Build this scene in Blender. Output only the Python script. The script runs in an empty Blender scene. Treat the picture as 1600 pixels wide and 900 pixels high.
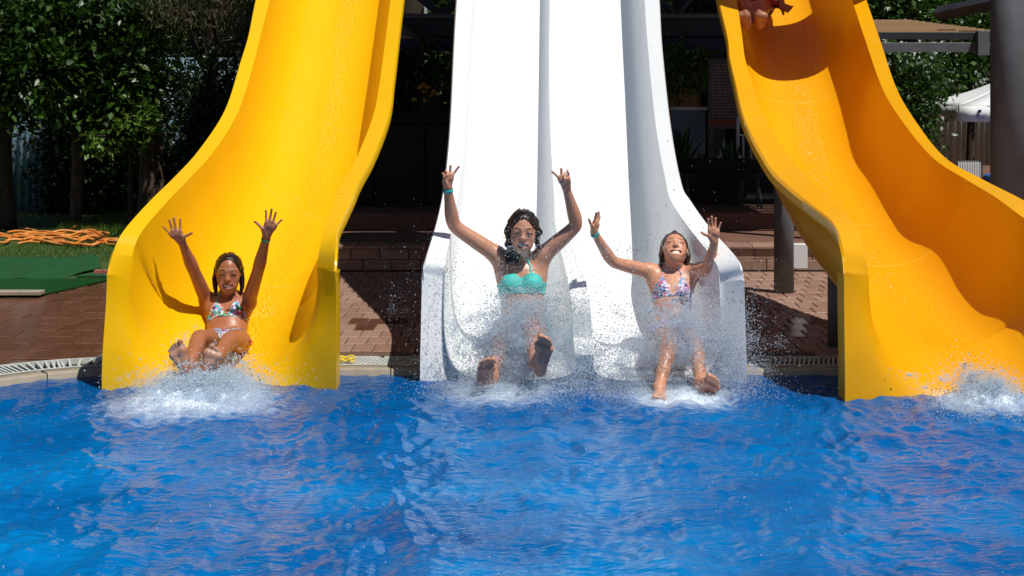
import bpy, bmesh, math, random
import numpy as np
from mathutils import Vector
random.seed(7); rng = np.random.default_rng(7)
SC = bpy.context.scene
COL = SC.collection

# ------------------------------------------------------------------ camera
F, H, VH = 2610.0, 1.59, 130.0          # focal length in photo pixels, eye height over the water, horizon row
cam = bpy.data.cameras.new('camera'); cam_o = bpy.data.objects.new('camera', cam); COL.objects.link(cam_o)
cam.sensor_width = 36; cam.lens = 36 * F / 1600; cam.shift_y = -(450 - VH) / 1600
cam.clip_start = .1; cam.clip_end = 1000
cam_o.location = (0, 0, H); cam_o.rotation_euler = (math.radians(90), 0, 0)
SC.camera = cam_o
def P(px, py, d): return np.array(((px - 800) * d / F, d, H + (VH - py) * d / F))

# ------------------------------------------------------------------ light
SUNV = Vector((.36, -.36, 1)).normalized()
el = math.asin(SUNV.z); az = math.atan2(SUNV.x, SUNV.y)
W = bpy.data.worlds.new('World'); SC.world = W; W.use_nodes = True
nt = W.node_tree; nt.nodes.clear()
sky = nt.nodes.new('ShaderNodeTexSky'); sky.sky_type = 'NISHITA'; sky.sun_disc = False
sky.sun_elevation = el; sky.sun_rotation = az; sky.air_density = 1; sky.dust_density = .6; sky.ozone_density = 2
bg = nt.nodes.new('ShaderNodeBackground'); bg.inputs[1].default_value = .05
wo = nt.nodes.new('ShaderNodeOutputWorld'); nt.links.new(sky.outputs[0], bg.inputs[0]); nt.links.new(bg.outputs[0], wo.inputs[0])
sun = bpy.data.lights.new('sun', 'SUN'); sun.energy = 4.9; sun.angle = math.radians(.5); sun.color = (1, .955, .88)
sun_o = bpy.data.objects.new('sun', sun); COL.objects.link(sun_o)
sun_o.rotation_euler = (-SUNV).to_track_quat('-Z', 'Y').to_euler(); sun_o.location = (5, -5, 12)
SC.view_settings.view_transform = 'Standard'; SC.view_settings.look = 'None'
SC.view_settings.exposure = -0.2; SC.view_settings.gamma = 1
SC.cycles.max_bounces = 10; SC.cycles.diffuse_bounces = 8; SC.cycles.transparent_max_bounces = 24; SC.cycles.sample_clamp_indirect = 4
SC.cycles.caustics_reflective = False; SC.cycles.caustics_refractive = False

# ------------------------------------------------------------------ materials
def mat(name, col, rough=.5, spec=.5, **kw):
    m = bpy.data.materials.new(name); m.use_nodes = True
    b = m.node_tree.nodes['Principled BSDF']
    b.inputs['Base Color'].default_value = (*col, 1); b.inputs['Roughness'].default_value = rough
    b.inputs['Specular IOR Level'].default_value = spec
    for k, v in kw.items(): b.inputs[k.replace('_', ' ')].default_value = v
    return m
class N:
    def __init__(s, m): s.m = m; s.t = m.node_tree; s.b = s.t.nodes['Principled BSDF']
    def new(s, t, **kw):
        n = s.t.nodes.new(t)
        for k, v in kw.items(): setattr(n, k, v)
        return n
    def ln(s, a, b): s.t.links.new(a, b)
    def coord(s, scale=(1, 1, 1), kind='Object'):
        tc = s.new('ShaderNodeTexCoord'); mp = s.new('ShaderNodeMapping'); mp.inputs['Scale'].default_value = scale
        s.ln(tc.outputs[kind], mp.inputs[0]); return mp.outputs[0]
    def noise(s, vec, scale, detail=4, rough=.55):
        n = s.new('ShaderNodeTexNoise'); n.inputs['Scale'].default_value = scale; n.inputs['Detail'].default_value = detail
        n.inputs['Roughness'].default_value = rough; s.ln(vec, n.inputs['Vector']); return n.outputs['Fac']
    def ramp(s, fac, stops):
        r = s.new('ShaderNodeValToRGB'); e = r.color_ramp.elements
        while len(e) < len(stops): e.new(.5)
        for q, (p, c) in zip(e, stops): q.position = p; q.color = (*c, 1) if len(c) == 3 else c
        s.ln(fac, r.inputs[0]); return r.outputs[0]
    def mix(s, fac, a, b, mode='MIX'):
        n = s.new('ShaderNodeMix', data_type='RGBA', blend_type=mode)
        for sock, v in ((n.inputs[0], fac), (n.inputs[6], a), (n.inputs[7], b)):
            if hasattr(v, 'is_linked'): s.ln(v, sock)
            elif isinstance(v, (int, float)): sock.default_value = v
            else: sock.default_value = (*v, 1)
        return n.outputs[2]
    def math(s, op, a, b=0):
        n = s.new('ShaderNodeMath', operation=op)
        for sock, v in ((n.inputs[0], a), (n.inputs[1], b)):
            if hasattr(v, 'is_linked'): s.ln(v, sock)
            else: sock.default_value = v
        return n.outputs[0]
    def bump(s, h, strength=.3, dist=.01):
        n = s.new('ShaderNodeBump'); n.inputs['Strength'].default_value = strength; n.inputs['Distance'].default_value = dist
        s.ln(h, n.inputs['Height']); s.ln(n.outputs[0], s.b.inputs['Normal']); return n
    def attr(s, name):
        n = s.new('ShaderNodeAttribute', attribute_name=name); return n
def noisy(name, c1, c2, scale=8, rough=.6, bump=.2, bscale=None, dist=.004, spec=.4, stretch=(1, 1, 1), **kw):
    m = mat(name, c1, rough, spec, **kw); n = N(m); v = n.coord(stretch)
    f = n.noise(v, scale, 6); n.ln(n.ramp(f, [(.3, c1), (.7, c2)]), n.b.inputs['Base Color'])
    if bump: n.bump(n.noise(v, bscale or scale * 4, 4), bump, dist)
    return m
def randomised(name, c1, c2, rough, bump=.3, scale=20, spec=.4, dirt=None):
    """colour between c1 and c2 by object"""
    m = mat(name, c1, rough, spec); n = N(m); oi = n.new('ShaderNodeObjectInfo'); v = n.coord()
    base = n.mix(oi.outputs['Random'], c1, c2); f = n.noise(v, scale, 5)
    base = n.mix(n.ramp(f, [(.35, (0, 0, 0)), (.75, (.6, .6, .6))]), base, dirt or tuple(x * .55 for x in c1))
    n.ln(base, n.b.inputs['Base Color']); n.bump(n.noise(v, scale * 5, 3), bump, .004); return m

def slide_mat(name, col, line, rough=.22, water=1.0):
    m = mat(name, col, rough, .25); n = N(m); v = n.coord()
    a = n.attr('wet').outputs['Fac']
    f = n.noise(v, 2.2, 5); c = n.mix(n.ramp(f, [(.35, (0, 0, 0)), (.8, (.55, .55, .55))]), col, line)
    st = n.noise(n.coord((14, 1.2, 1.2)), 3, 4)
    c = n.mix(n.ramp(st, [(.52, (0, 0, 0)), (.75, (.35, .35, .35))]), c, line)
    sc_ = n.noise(n.coord((1, 1, 1)), 5, 8, .72); c = n.mix(n.ramp(sc_, [(.64, (0, 0, 0)), (.80, (.30, .30, .30))]), c, tuple(min(1, .35 + .6 * x) for x in col))
    n.ln(c, n.b.inputs['Base Color'])
    rip = n.noise(n.coord((1, .75, 1)), 48, 3, .6)
    h = n.math('MULTIPLY', n.math('MULTIPLY', rip, a), water)
    h = n.math('ADD', h, n.math('MULTIPLY', n.noise(v, 6, 2), .12))
    n.bump(h, .75, .022)
    rr = n.math('SUBTRACT', rough + .1, n.math('MULTIPLY', a, rough * .8)); n.ln(rr, n.b.inputs['Roughness'])
    n.b.inputs['Coat Weight'].default_value = .12; n.b.inputs['Coat Roughness'].default_value = .12
    return m
M = {}
M['yellow'] = slide_mat('yellow_fibreglass', (.86, .49, .003), (.82, .44, .003))
M['amber'] = slide_mat('amber_fibreglass', (.82, .385, .003), (.76, .34, .003))
M['white'] = slide_mat('white_fibreglass', (.84, .86, .87), (.76, .79, .81), .3, .3)
M['seal_y'] = mat('yellow_sealant', (.88, .56, .06), .75, .2)
M['seal_w'] = mat('grey_sealant', (.78, .80, .815), .75)
M['steel'] = noisy('painted_steel', (.10, .105, .115), (.14, .145, .155), 5, .45, .05)
M['darksteel'] = noisy('dark_painted_steel', (.022, .022, .03), (.035, .035, .045), 6, .5, .05)
M['bluebeam'] = noisy('navy_fascia', (.012, .014, .05), (.02, .022, .07), 4, .5, .05)
M['whitemetal'] = mat('white_metal', (.7, .72, .74), .35)
M['darkwood'] = noisy('dark_stained_wood', (.006, .005, .005), (.011, .009, .008), 12, .7, .3, stretch=(1, 8, 1))
M['tanwood'] = randomised('tan_wood', (.42, .25, .12), (.30, .17, .08), .6)
M['paver'] = randomised('clay_paver', (.26, .13, .085), (.36, .215, .155), .42, .5, 22, dirt=(.42, .33, .27))
M['wetpaver'] = randomised('wet_clay_paver', (.13, .050, .026), (.19, .082, .048), .12, .25, 18, .6, dirt=(.20, .11, .075))
M['mortar'] = noisy('paver_bedding', (.16, .11, .085), (.10, .07, .05), 20, .8)
M['coping'] = noisy('tan_coping_stone', (.40, .34, .26), (.30, .26, .20), 14, .6, .3)
M['grate'] = noisy('white_grate_plastic', (.70, .72, .68), (.52, .55, .52), 20, .4, .1)
M['gutter'] = mat('dark_gutter', (.02, .03, .035), .4)
M['curb'] = noisy('red_kerb', (.42, .15, .11), (.33, .11, .08), 20, .7, .4)
M['soil'] = noisy('soil', (.03, .024, .016), (.05, .04, .025), 9, .9, .5)
M['ground'] = noisy('ground_earth', (.07, .06, .04), (.05, .07, .03), .8, .9, .3)
M['terrace'] = noisy('terrace_paving', (.20, .10, .07), (.15, .075, .05), 5, .7, .3)
M['hose'] = noisy('orange_hose', (.80, .22, .025), (.70, .30, .08), 6, .4, .05)
M['mat_green'] = noisy('green_turf_mat', (.004, .055, .013), (.008, .09, .020), 40, .9, .8, 220, .004)
M['mat_wet'] = noisy('wet_green_mat', (.006, .05, .010), (.010, .08, .016), 30, .35, .5, 160, .003)
M['bluewall'] = noisy('pale_blue_sheet', (.17, .26, .33), (.12, .20, .26), 3, .5, .1)
M['greywall'] = noisy('grey_green_sheet', (.30, .34, .30), (.24, .28, .25), 3, .5, .1)
M['cream'] = noisy('cream_render', (.62, .56, .36), (.55, .5, .33), 3, .8, .1)
M['bark'] = noisy('bark', (.07, .05, .035), (.035, .025, .018), 9, .9, .8, 30, .01, stretch=(3, 3, 1))
M['palebark'] = noisy('pale_bark', (.20, .13, .09), (.06, .045, .035), 7, .9, .8, 30, .01, stretch=(3, 3, .8))
M['canvas'] = noisy('white_canvas', (.78, .80, .80), (.70, .73, .74), 4, .7, .2, 12, .01)
M['print'] = mat('navy_print', (.05, .06, .18), .7)
M['printred'] = mat('red_print', (.4, .05, .05), .7)
M['poster'] = noisy('poster_paper', (.14, .10, .09), (.09, .08, .10), 30, .5, 0)
M['posterred'] = mat('poster_red', (.28, .03, .03), .5)
M['petal_y'] = mat('yellow_petal', (.85, .55, .10), .5, .3)
M['petal_o'] = mat('orange_petal', (.80, .32, .06), .5, .3)
M['yellowrope'] = mat('yellow_plastic', (.85, .62, .03), .35)
M['stripe_b'] = mat('blue_fabric', (.03, .16, .5), .7)
def leafmat(name, c1, c2, rough=.38, tr=.25):
    m = mat(name, c1, rough, .5); n = N(m); a = n.attr('rnd').outputs['Fac']
    c = n.ramp(a, [(0, c1), (1, c2)]); n.ln(c, n.b.inputs['Base Color'])
    t = n.new('ShaderNodeBsdfTranslucent'); n.ln(c, t.inputs[0]); mx = n.new('ShaderNodeMixShader'); mx.inputs[0].default_value = tr
    n.ln(n.b.outputs[0], mx.inputs[1]); n.ln(t.outputs[0], mx.inputs[2]); n.ln(mx.outputs[0], n.t.nodes['Material Output'].inputs[0]); return m
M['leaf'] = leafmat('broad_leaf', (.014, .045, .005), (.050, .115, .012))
M['leaf_y'] = leafmat('young_leaf', (.05, .12, .012), (.12, .21, .025))
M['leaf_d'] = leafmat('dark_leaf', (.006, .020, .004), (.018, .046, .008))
M['leaf_b'] = leafmat('brown_green_frond', (.035, .035, .01), (.07, .06, .018), .6)
M['leaf_s'] = leafmat('strap_leaf', (.02, .07, .012), (.06, .15, .03))
M['grass'] = leafmat('grass_blade', (.035, .10, .010), (.12, .21, .025), .5)

# ------------------------------------------------------------------ mesh helpers
def tag(o, label=None, cat=None, group=None, kind=None):
    if label: o['label'] = label
    if cat: o['category'] = cat
    if group: o['group'] = group
    if kind: o['kind'] = kind
    return o
def link(name, me, m=None, parent=None):
    o = bpy.data.objects.new(name, me); COL.objects.link(o)
    if m is not None and me is not None: me.materials.append(m)
    if parent is not None: o.parent = parent
    return o
def empty(name, loc=(0, 0, 0), rz=0):
    o = bpy.data.objects.new(name, None); COL.objects.link(o); o.empty_display_size = .1
    o.location = loc; o.rotation_euler = (0, 0, rz); return o
def fromnp(name, V, Fc, smooth=False):
    """V (n,3), Fc (m,3|4) arrays, or a list of faces"""
    me = bpy.data.meshes.new(name)
    if isinstance(Fc, np.ndarray):
        V = np.asarray(V, np.float32); k = Fc.shape[1]
        me.vertices.add(len(V)); me.vertices.foreach_set('co', V.ravel())
        me.loops.add(Fc.size); me.loops.foreach_set('vertex_index', Fc.astype(np.int32).ravel())
        me.polygons.add(len(Fc)); me.polygons.foreach_set('loop_start', np.arange(0, Fc.size, k, dtype=np.int32))
        me.update(calc_edges=True); me.validate()
    else: me.from_pydata([tuple(map(float, v)) for v in V], [], Fc)
    if smooth: me.polygons.foreach_set('use_smooth', np.ones(len(me.polygons), bool))
    me.update(); return me
def fattr(me, name, vals):
    a = me.attributes.new(name, 'FLOAT', 'POINT'); a.data.foreach_set('value', np.asarray(vals, np.float32))
def cattr(me, name, vals):
    a = me.attributes.new(name, 'FLOAT_COLOR', 'POINT'); v = np.ones((len(vals), 4), np.float32); v[:, :3] = vals
    a.data.foreach_set('color', v.ravel())
class MB:
    def __init__(s): s.v = []; s.f = []; s.mi = []
    def add(s, vs, fs, mi=0):
        n = len(s.v); s.v += [tuple(map(float, v)) for v in vs]; s.f += [tuple(i + n for i in f) for f in fs]; s.mi += [mi] * len(fs); return s
    def box(s, lo, hi, bev=0, mi=0):
        x0, y0, z0 = lo; x1, y1, z1 = hi; b = bev
        if b <= 0:
            vs = [(x0,y0,z0),(x1,y0,z0),(x1,y1,z0),(x0,y1,z0),(x0,y0,z1),(x1,y0,z1),(x1,y1,z1),(x0,y1,z1)]
            return s.add(vs, [(3,2,1,0),(4,5,6,7),(0,1,5,4),(1,2,6,5),(2,3,7,6),(3,0,4,7)], mi)
        vs = [(x0,y0,z0),(x1,y0,z0),(x1,y1,z0),(x0,y1,z0),(x0,y0,z1-b),(x1,y0,z1-b),(x1,y1,z1-b),(x0,y1,z1-b),
              (x0+b,y0+b,z1),(x1-b,y0+b,z1),(x1-b,y1-b,z1),(x0+b,y1-b,z1)]
        return s.add(vs, [(3,2,1,0),(0,1,5,4),(1,2,6,5),(2,3,7,6),(3,0,4,7),(4,5,9,8),(5,6,10,9),(6,7,11,10),(7,4,8,11),(8,9,10,11)], mi)
    def tube(s, pts, r, n=8, mi=0, cap=True):
        pts = [np.asarray(p, float) for p in pts]; rs = r if hasattr(r, '__len__') else [r] * len(pts)
        base = len(s.v); ref = None; rings = []
        for i, p in enumerate(pts):
            t = pts[min(i+1, len(pts)-1)] - pts[max(i-1, 0)]; t = t / (np.linalg.norm(t) + 1e-9)
            if ref is None: ref = np.array((1., 0, 0)) if abs(t[0]) < .8 else np.array((0, 1., 0))
            u = np.cross(t, ref); u /= np.linalg.norm(u) + 1e-9; w = np.cross(t, u); ref = np.cross(u, t)
            rings.append([p + rs[i] * (math.cos(a) * u + math.sin(a) * w) for a in [2 * math.pi * k / n for k in range(n)]])
        vs = [v for rr in rings for v in rr]
        fs = [(i*n+k, i*n+(k+1) % n, (i+1)*n+(k+1) % n, (i+1)*n+k) for i in range(len(pts)-1) for k in range(n)]
        if cap: fs += [tuple(range(n-1, -1, -1)), tuple((len(pts)-1)*n+k for k in range(n))]
        return s.add(vs, fs, mi)
    def build(s, name, m, parent=None, smooth=False, loc=None):
        me = bpy.data.meshes.new(name)
        V = s.v if loc is None else [tuple(np.array(v) - loc) for v in s.v]
        me.from_pydata(V, [], s.f)
        ms = m if isinstance(m, list) else [m]
        for k in ms: me.materials.append(k)
        if len(ms) > 1: me.polygons.foreach_set('material_index', s.mi)
        if smooth: me.polygons.foreach_set('use_smooth', np.ones(len(me.polygons), bool))
        me.update(); o = bpy.data.objects.new(name, me); COL.objects.link(o)
        if parent: o.parent = parent
        if loc is not None: o.location = loc
        return o
def bx(name, lo, hi, m, parent=None, bev=0):
    return MB().box(lo, hi, bev).build(name, m, parent)
def grid_faces(nr, nc):
    i = np.arange(nr - 1)[:, None] * nc + np.arange(nc - 1)[None, :]
    return np.stack([i, i + 1, i + nc + 1, i + nc], -1).reshape(-1, 4)
def crom(pts, sub):
    """Catmull-Rom through control values; pts (n, ...)"""
    p = np.asarray(pts, float); q = np.concatenate([[2 * p[0] - p[1]], p, [2 * p[-1] - p[-2]]]); out = []
    for i in range(len(p) - 1):
        a, b, c, d = q[i:i+4]
        for t in np.arange(sub) / sub:
            out.append(.5 * ((2*b) + (c-a)*t + (2*a-5*b+4*c-d)*t*t + (3*b-a-3*c+d)*t**3))
    out.append(p[-1]); return np.array(out)
def nrm(v): return v / (np.linalg.norm(v, axis=-1, keepdims=True) + 1e-12)

# ------------------------------------------------------------------ the setting: ground, deck, pool
DZ = .035
tag(bx('ground', (-150, -150, -1.0), (150, 250, -.6), M['ground']), kind='structure')
edge = crom([(-14, 3.5), (-7, 5.6), (-4.5, 6.9), (-3.5, 8.0), (-2.95, 8.52), (-2.66, 8.78), (-2.42, 8.99), (-2.1, 9.08), (-1, 9.09), (2, 9.08), (8, 9.08), (15, 9.08)], 10)
def strip(pts, o0, o1, z):
    t = nrm(np.gradient(pts, axis=0)); n_ = np.stack([-t[:, 1], t[:, 0]], 1)
    a = pts + n_ * o0; b = pts + n_ * o1
    return np.concatenate([a, np.full((len(a), 1), z)], 1), np.concatenate([b, np.full((len(b), 1), z)], 1)
# bedding under the pavers follows the pool edge
a, b = strip(edge, .44, .44, DZ - .012)
far = a.copy(); far[:, 1] = 40
me = fromnp('deck', np.concatenate([a, far]), grid_faces(2, len(a))); tag(link('deck', me, M['mortar']), kind='structure')
# coping: separate stones
cop = empty('pool_coping', (0, 9.1, 0)); tag(cop, kind='structure')
seg = np.linalg.norm(np.diff(edge, axis=0), axis=1); cum = np.concatenate([[0], np.cumsum(seg)])
def at_len(s): return np.array([np.interp(s, cum, edge[:, 0]), np.interp(s, cum, edge[:, 1])]).T
s0 = cum[0]; L = .62
while s0 < cum[-1]:
    ss = np.linspace(s0 + .003, min(s0 + L, cum[-1]) - .003, 5); p = at_len(ss)
    t = nrm(np.gradient(p, axis=0)); n_ = np.stack([-t[:, 1], t[:, 0]], 1); prof = [(0, -.5), (0, DZ - .008), (.008, DZ), (.125, DZ), (.125, -.1)]
    V = np.array([[*(p[i] + n_[i] * o), z] for o, z in prof for i in range(5)]); c = V.mean(0); V = V - c + 0
    o = link('coping_stone', fromnp('coping_stone', V, grid_faces(5, 5)), M['coping'], cop); o.location = c - np.array(cop.location); s0 += L
# overflow grate: dark gutter, two rails and slats
gr = empty('overflow_grate', (0, 9.25, 0)); tag(gr, 'slatted white overflow grate running along the pool edge', 'grate')
a, b = strip(edge, .127, .44, DZ - .03); me = fromnp('gutter', np.concatenate([a, b]), grid_faces(2, len(a))); o = link('gutter', me, M['gutter'], gr); o.matrix_parent_inverse = gr.matrix_world.inverted(); o.location = (0, -9.25, 0)
mb = MB()
for o0, o1 in ((.13, .15), (.395, .415)):
    a, b = strip(edge, o0, o1, DZ + .002); al, bl = a.copy(), b.copy(); al[:, 2] -= .03; bl[:, 2] -= .03; n = len(a)
    for r0, r1 in ((al, a), (a, b), (b, bl)): mb.add(np.concatenate([r0, r1]), [tuple(q) for q in grid_faces(2, n)])
o = mb.build('grate_rail', M['grate'], gr); o.location = (0, -9.25, 0)
mb = MB(); s0 = 0
lo_s = cum[np.argmin(abs(edge[:, 0] + 5))]; hi_s = cum[np.argmin(abs(edge[:, 0] - 5))]
for s0 in np.arange(lo_s, hi_s, .027):
    p = at_len(np.array([s0, s0 + .01])); t = nrm(p[1] - p[0]); n_ = np.array((-t[1], t[0])); sh = t * .05
    for zz in (0,):
        c = [p[0] + n_ * .148, p[0] + n_ * .148 + t * .013, p[0] + sh + n_ * .397 + t * .013, p[0] + sh + n_ * .397]
        mb.add([(*q, DZ + .001) for q in c] + [(*q, DZ - .02) for q in c], [(0, 1, 2, 3), (0, 4, 5, 1), (1, 5, 6, 2), (2, 6, 7, 3), (3, 7, 4, 0)])
o = mb.build('slats', M['grate'], gr); o['kind'] = 'stuff'; o.location = (0, -9.25, 0)

# pavers: each one an object where the gaps between the slides show it
STEP_Y = 13.9
pav = empty('paved_deck', (0, 10, 0)); tag(pav, kind='structure')
PW, PL = .125, .27
pm = []
for k in range(4):
    mb = MB(); j = .004; tl = [random.uniform(-.0025, .0025) for _ in range(4)]
    mb.box((-PW/2 + j, -PL/2 + j, -.03), (PW/2 - j, PL/2 - j, 0), .004)
    me = bpy.data.meshes.new('paver'); me.from_pydata(mb.v, [], mb.f); me.materials.append(M['paver']); pm.append(me)
pmw = [m.copy() for m in pm]
for m in pmw: m.materials[0] = M['wetpaver']
def edge_y(x): return np.interp(x, edge[:, 0], edge[:, 1])
def px_of(x, y, z): return 800 + x * F / y, VH + (H - z) * F / y
cand = []; rest = MB(); restw = MB(); 
ang = math.radians(0)
def sheared(i, j): return i * PW + (j % 2) * PW * .5, 9.3 + j * PL
for j in range(-22, 18):
    for i in range(-48, 48):
        x, y = sheared(i, j)
        if j < 0 and x > -2.3: continue
        # distance to the pool edge
        if np.min(np.hypot(edge[:, 0] - x, edge[:, 1] - y)) < .42 + PL * .35 or y < edge_y(x): continue
        if y > STEP_Y - PL / 2 and x > -2.9: continue
        if x < -2.25 and y > 13.35 - (x + 2.5) * 0: continue
        u, v = px_of(x, y, DZ)
        vis = (0 < u < 165 or 525 < u < 662 or 1163 < u < 1322) and v < 565
        cand.append((vis, -y, x, y))
nvis = 0
cand.sort(key=lambda c: (not c[0], c[3]))
for k, (vis, _, x, y) in enumerate(cand):
    wet = x < -1.95 or (y < 11 and random.random() < .1)
    z = DZ + random.uniform(-.002, .002)
    if vis and nvis < 296:
        nvis += 1
        o = bpy.data.objects.new('paver', random.choice(pmw if wet else pm)); COL.objects.link(o); o.parent = pav
        o.location = (x, y - 10, z); o.rotation_euler = (random.uniform(-.006, .006), random.uniform(-.006, .006), random.uniform(-.01, .01) + (math.pi if random.random() < .5 else 0))
    else: (restw if wet else rest).box((x - PW/2 + .004, y - 10 - PL/2 + .004, z - .03), (x + PW/2 - .004, y - 10 + PL/2 - .004, z), .004)
o = rest.build('pavers', M['paver'], pav); o['kind'] = 'stuff'; o = restw.build('wet_pavers', M['wetpaver'], pav); o['kind'] = 'stuff'
# terrace behind with brick risers
tz = .21
ter = empty('raised_terrace', (0, STEP_Y, 0)); tag(ter, kind='structure')
bx('terrace_floor', (-2.9, .06, -.2), (14, 12, tz), M['terrace'], ter, .004)
def brick_row(y, z0, z1, x0, x1, w, mt, parent):
    me = bpy.data.meshes.new('brick'); mb = MB().box((-w/2 + .004, -.05, 0), (w/2 - .004, .0, z1 - z0), .003); me.from_pydata(mb.v, [], mb.f); me.materials.append(mt)
    x = x0
    while x < x1:
        o = bpy.data.objects.new('brick', me); COL.objects.link(o); o.parent = parent; o.location = (x, y + random.uniform(-.003, .003), z0); x += w
brick_row(.05, DZ, DZ + .085, -2.8, 4.6, .24, M['paver'], ter)
brick_row(.055, DZ + .09, tz + .004, -2.9, 4.6, .24, M['paver'], ter)
for k, x in enumerate(np.arange(-2.8, 4.6, .3)):
    o = bx('tread_tile', (x + .003, -.02, tz + .006), (x + .297, .28, tz + .03), M['paver'], ter, .004)
bx('upper_step', (-1.6, 1.9, tz), (14, 12, tz + .15), M['terrace'], ter, .004)

# lawn on the left with its red kerb
lawn = np.array([(-9, 13.2), (-2.95, 13.2), (-2.72, 14.2), (-2.35, 15.2), (-2.1, 19), (-2.1, 24), (-14, 24), (-14, 13.2)])
tag(link('lawn', fromnp('lawn', [(x, y, DZ + .012) for x, y in lawn], [tuple(range(len(lawn)))]), noisy('lawn_turf', (.03, .065, .012), (.06, .10, .02), 30, .9, .6)), kind='structure')
kerb = empty('red_kerb', (-2.9, 13.3, 0)); tag(kerb, 'red brick kerb edging the lawn at the left', 'kerb')
kp = crom([(-3.35, 13.36), (-2.98, 13.42), (-2.8, 14.0), (-2.62, 14.6), (-2.42, 15.3), (-2.2, 16.6)], 6)
for i in range(0, len(kp) - 1):
    p, q = kp[i], kp[i + 1]; t = nrm(q - p); n_ = np.array((-t[1], t[0])); c = [p + t * .004, q - t * .004, q - t * .004 + n_ * .10, p + t * .004 + n_ * .10]
    mb = MB().add([(*w, DZ) for w in c] + [(*w, DZ + .055) for w in c], [(4, 5, 6, 7), (0, 1, 5, 4), (1, 2, 6, 5), (2, 3, 7, 6), (3, 0, 4, 7)])
    o = mb.build('kerb_brick', M['curb'], kerb); o.location = -np.array(kerb.location)
# grass blades
n = 42000
gx = rng.uniform(-4.7, -2.1, n); gy = 13.4 + rng.random(n) ** 1.1 * 6.0; ok = (gx < np.interp(gy, kp[:, 1], kp[:, 0]) - .1) & ((gy > 14.38) | (gx > -3.3))
gx, gy = gx[ok], gy[ok]; n = len(gx); hh = rng.uniform(.02, .055, n) * (1 + (gy > 17) * 1.2); aa = rng.uniform(0, 6.28, n); w_ = .004
V = np.stack([np.stack([gx - w_ * np.cos(aa), gy - w_ * np.sin(aa), np.full(n, DZ)], 1), np.stack([gx + w_ * np.cos(aa), gy + w_ * np.sin(aa), np.full(n, DZ)], 1),
              np.stack([gx + rng.normal(0, .018, n), gy + rng.normal(0, .018, n), DZ + hh], 1)], 1).reshape(-1, 3)
me = fromnp('grass', V, np.arange(3 * n).reshape(-1, 3)); fattr(me, 'rnd', np.repeat(rng.random(n), 3)); tag(link('grass', me, M['grass']), 'short mown grass behind the green mats', 'grass', kind='stuff')

# ------------------------------------------------------------------ water
SPL = [(P(315, 608, 8.52), .36), (P(775, 603, 8.6), .27), (P(1065, 618, 8.5), .27), (P(1535, 630, 8.3), .25)]
def spectral(n, Lm, seed, lo, hi, p, ani=1.0, wind=0.3):
    r = np.random.default_rng(seed); k = np.fft.fftfreq(n, Lm / n) ; kx, ky = np.meshgrid(k, k, indexing='ij')
    kk = np.hypot(kx * ani, ky) + 1e-6; A = kk ** -p * np.exp(-(lo / kk) ** 4) * np.exp(-(kk / hi) ** 2)
    h = np.fft.ifft2(A * np.exp(2j * np.pi * r.random((n, n)))).real; return h / h.std()
xs = np.concatenate([np.linspace(-16, -3.3, 60)[:-1], np.linspace(-3.3, 3.3, 560), np.linspace(3.3, 16, 60)[1:]])
ys = np.concatenate([np.linspace(-10, 4.6, 50)[:-1], np.linspace(4.6, 9.14, 470), [9.3, 9.4]])
nn = 1024; hA = spectral(nn, 10.24, 3, .9, 4.5, 2.0, .5); hB = spectral(nn, 10.24, 5, 3.5, 16, 1.9, .42)
def samp(h, x, y):
    u = (x / .01) % nn; v = (y / .01) % nn; i = u.astype(int); j = v.astype(int); fu, fv = u - i, v - j
    i1, j1 = (i + 1) % nn, (j + 1) % nn
    return h[i, j]*(1-fu)*(1-fv)+h[i1, j]*fu*(1-fv)+h[i, j1]*(1-fu)*fv+h[i1, j1]*fu*fv
X, Y = np.meshgrid(xs, ys, indexing='xy')
Z = .0060 * samp(hA, X, Y) + .0019 * samp(hB, X, Y) * (1 + .35 * samp(hA, X + 3, Y + 1))
foam = np.zeros_like(Z)
for (c, r) in SPL:
    R = np.hypot((X - c[0]), (Y - c[1]) * .8); Z += .012 * np.exp(-R * 1.1) * np.sin(R * 26 + 2 * samp(hA, X, Y)) * (R > .15)
    Z += (.055 if r > .3 or c[0] > 2 else .018) * np.exp(-(R / (r * .7)) ** 2) * (1 + .35 * samp(hB, X + 2, Y))
    foam += 1.25 * np.exp(-(R / (r * .85)) ** 2)+ (.42 if r > .3 else .16) * np.exp(-(np.hypot((X - c[0]) / 1.5, (Y - c[1] + .45)) / .5) ** 2)
foam += .06 * np.exp(-((Y - 8.2) / .6) ** 2)
Z = Z * np.clip(1.15 - .7 * np.clip((Y - 8.1) / .7, 0, 1), .3, 1.2); Z[-2:] = 0
V = np.stack([X, Y, Z], -1).reshape(-1, 3)
ey = np.interp(V[:, 0], edge[:, 0], edge[:, 1]) + .02; V[:, 1] = np.where(V[:, 1] > ey, ey, V[:, 1])
me = fromnp('pool_water', V, grid_faces(len(ys), len(xs)), True); fattr(me, 'foam', np.clip(foam, 0, 1.3).ravel()); fattr(me, 'deep', (.75 * np.clip((Y - 7.0) / 1.8, 0, 1) ** 1.2).ravel())  # deep: shade beside the slides, painted into the water colour
m = mat('pool_water', (0, .15, .42), .015, .16, IOR=1.33); n = N(m); v = n.coord()
big = n.noise(n.coord((1, 1.6, 1)), .9, 4)
blue = n.ramp(big, [(.30, (.0, .088, .31)), (.52, (.0, .142, .43)), (.72, (.0, .20, .54))])
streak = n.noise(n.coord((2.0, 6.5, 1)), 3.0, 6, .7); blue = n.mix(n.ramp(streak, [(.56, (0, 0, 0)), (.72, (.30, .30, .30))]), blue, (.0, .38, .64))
fo = n.attr('foam').outputs['Fac']; fn = n.noise(n.coord((1, 1.5, 1)), 14, 8, .72)
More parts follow.
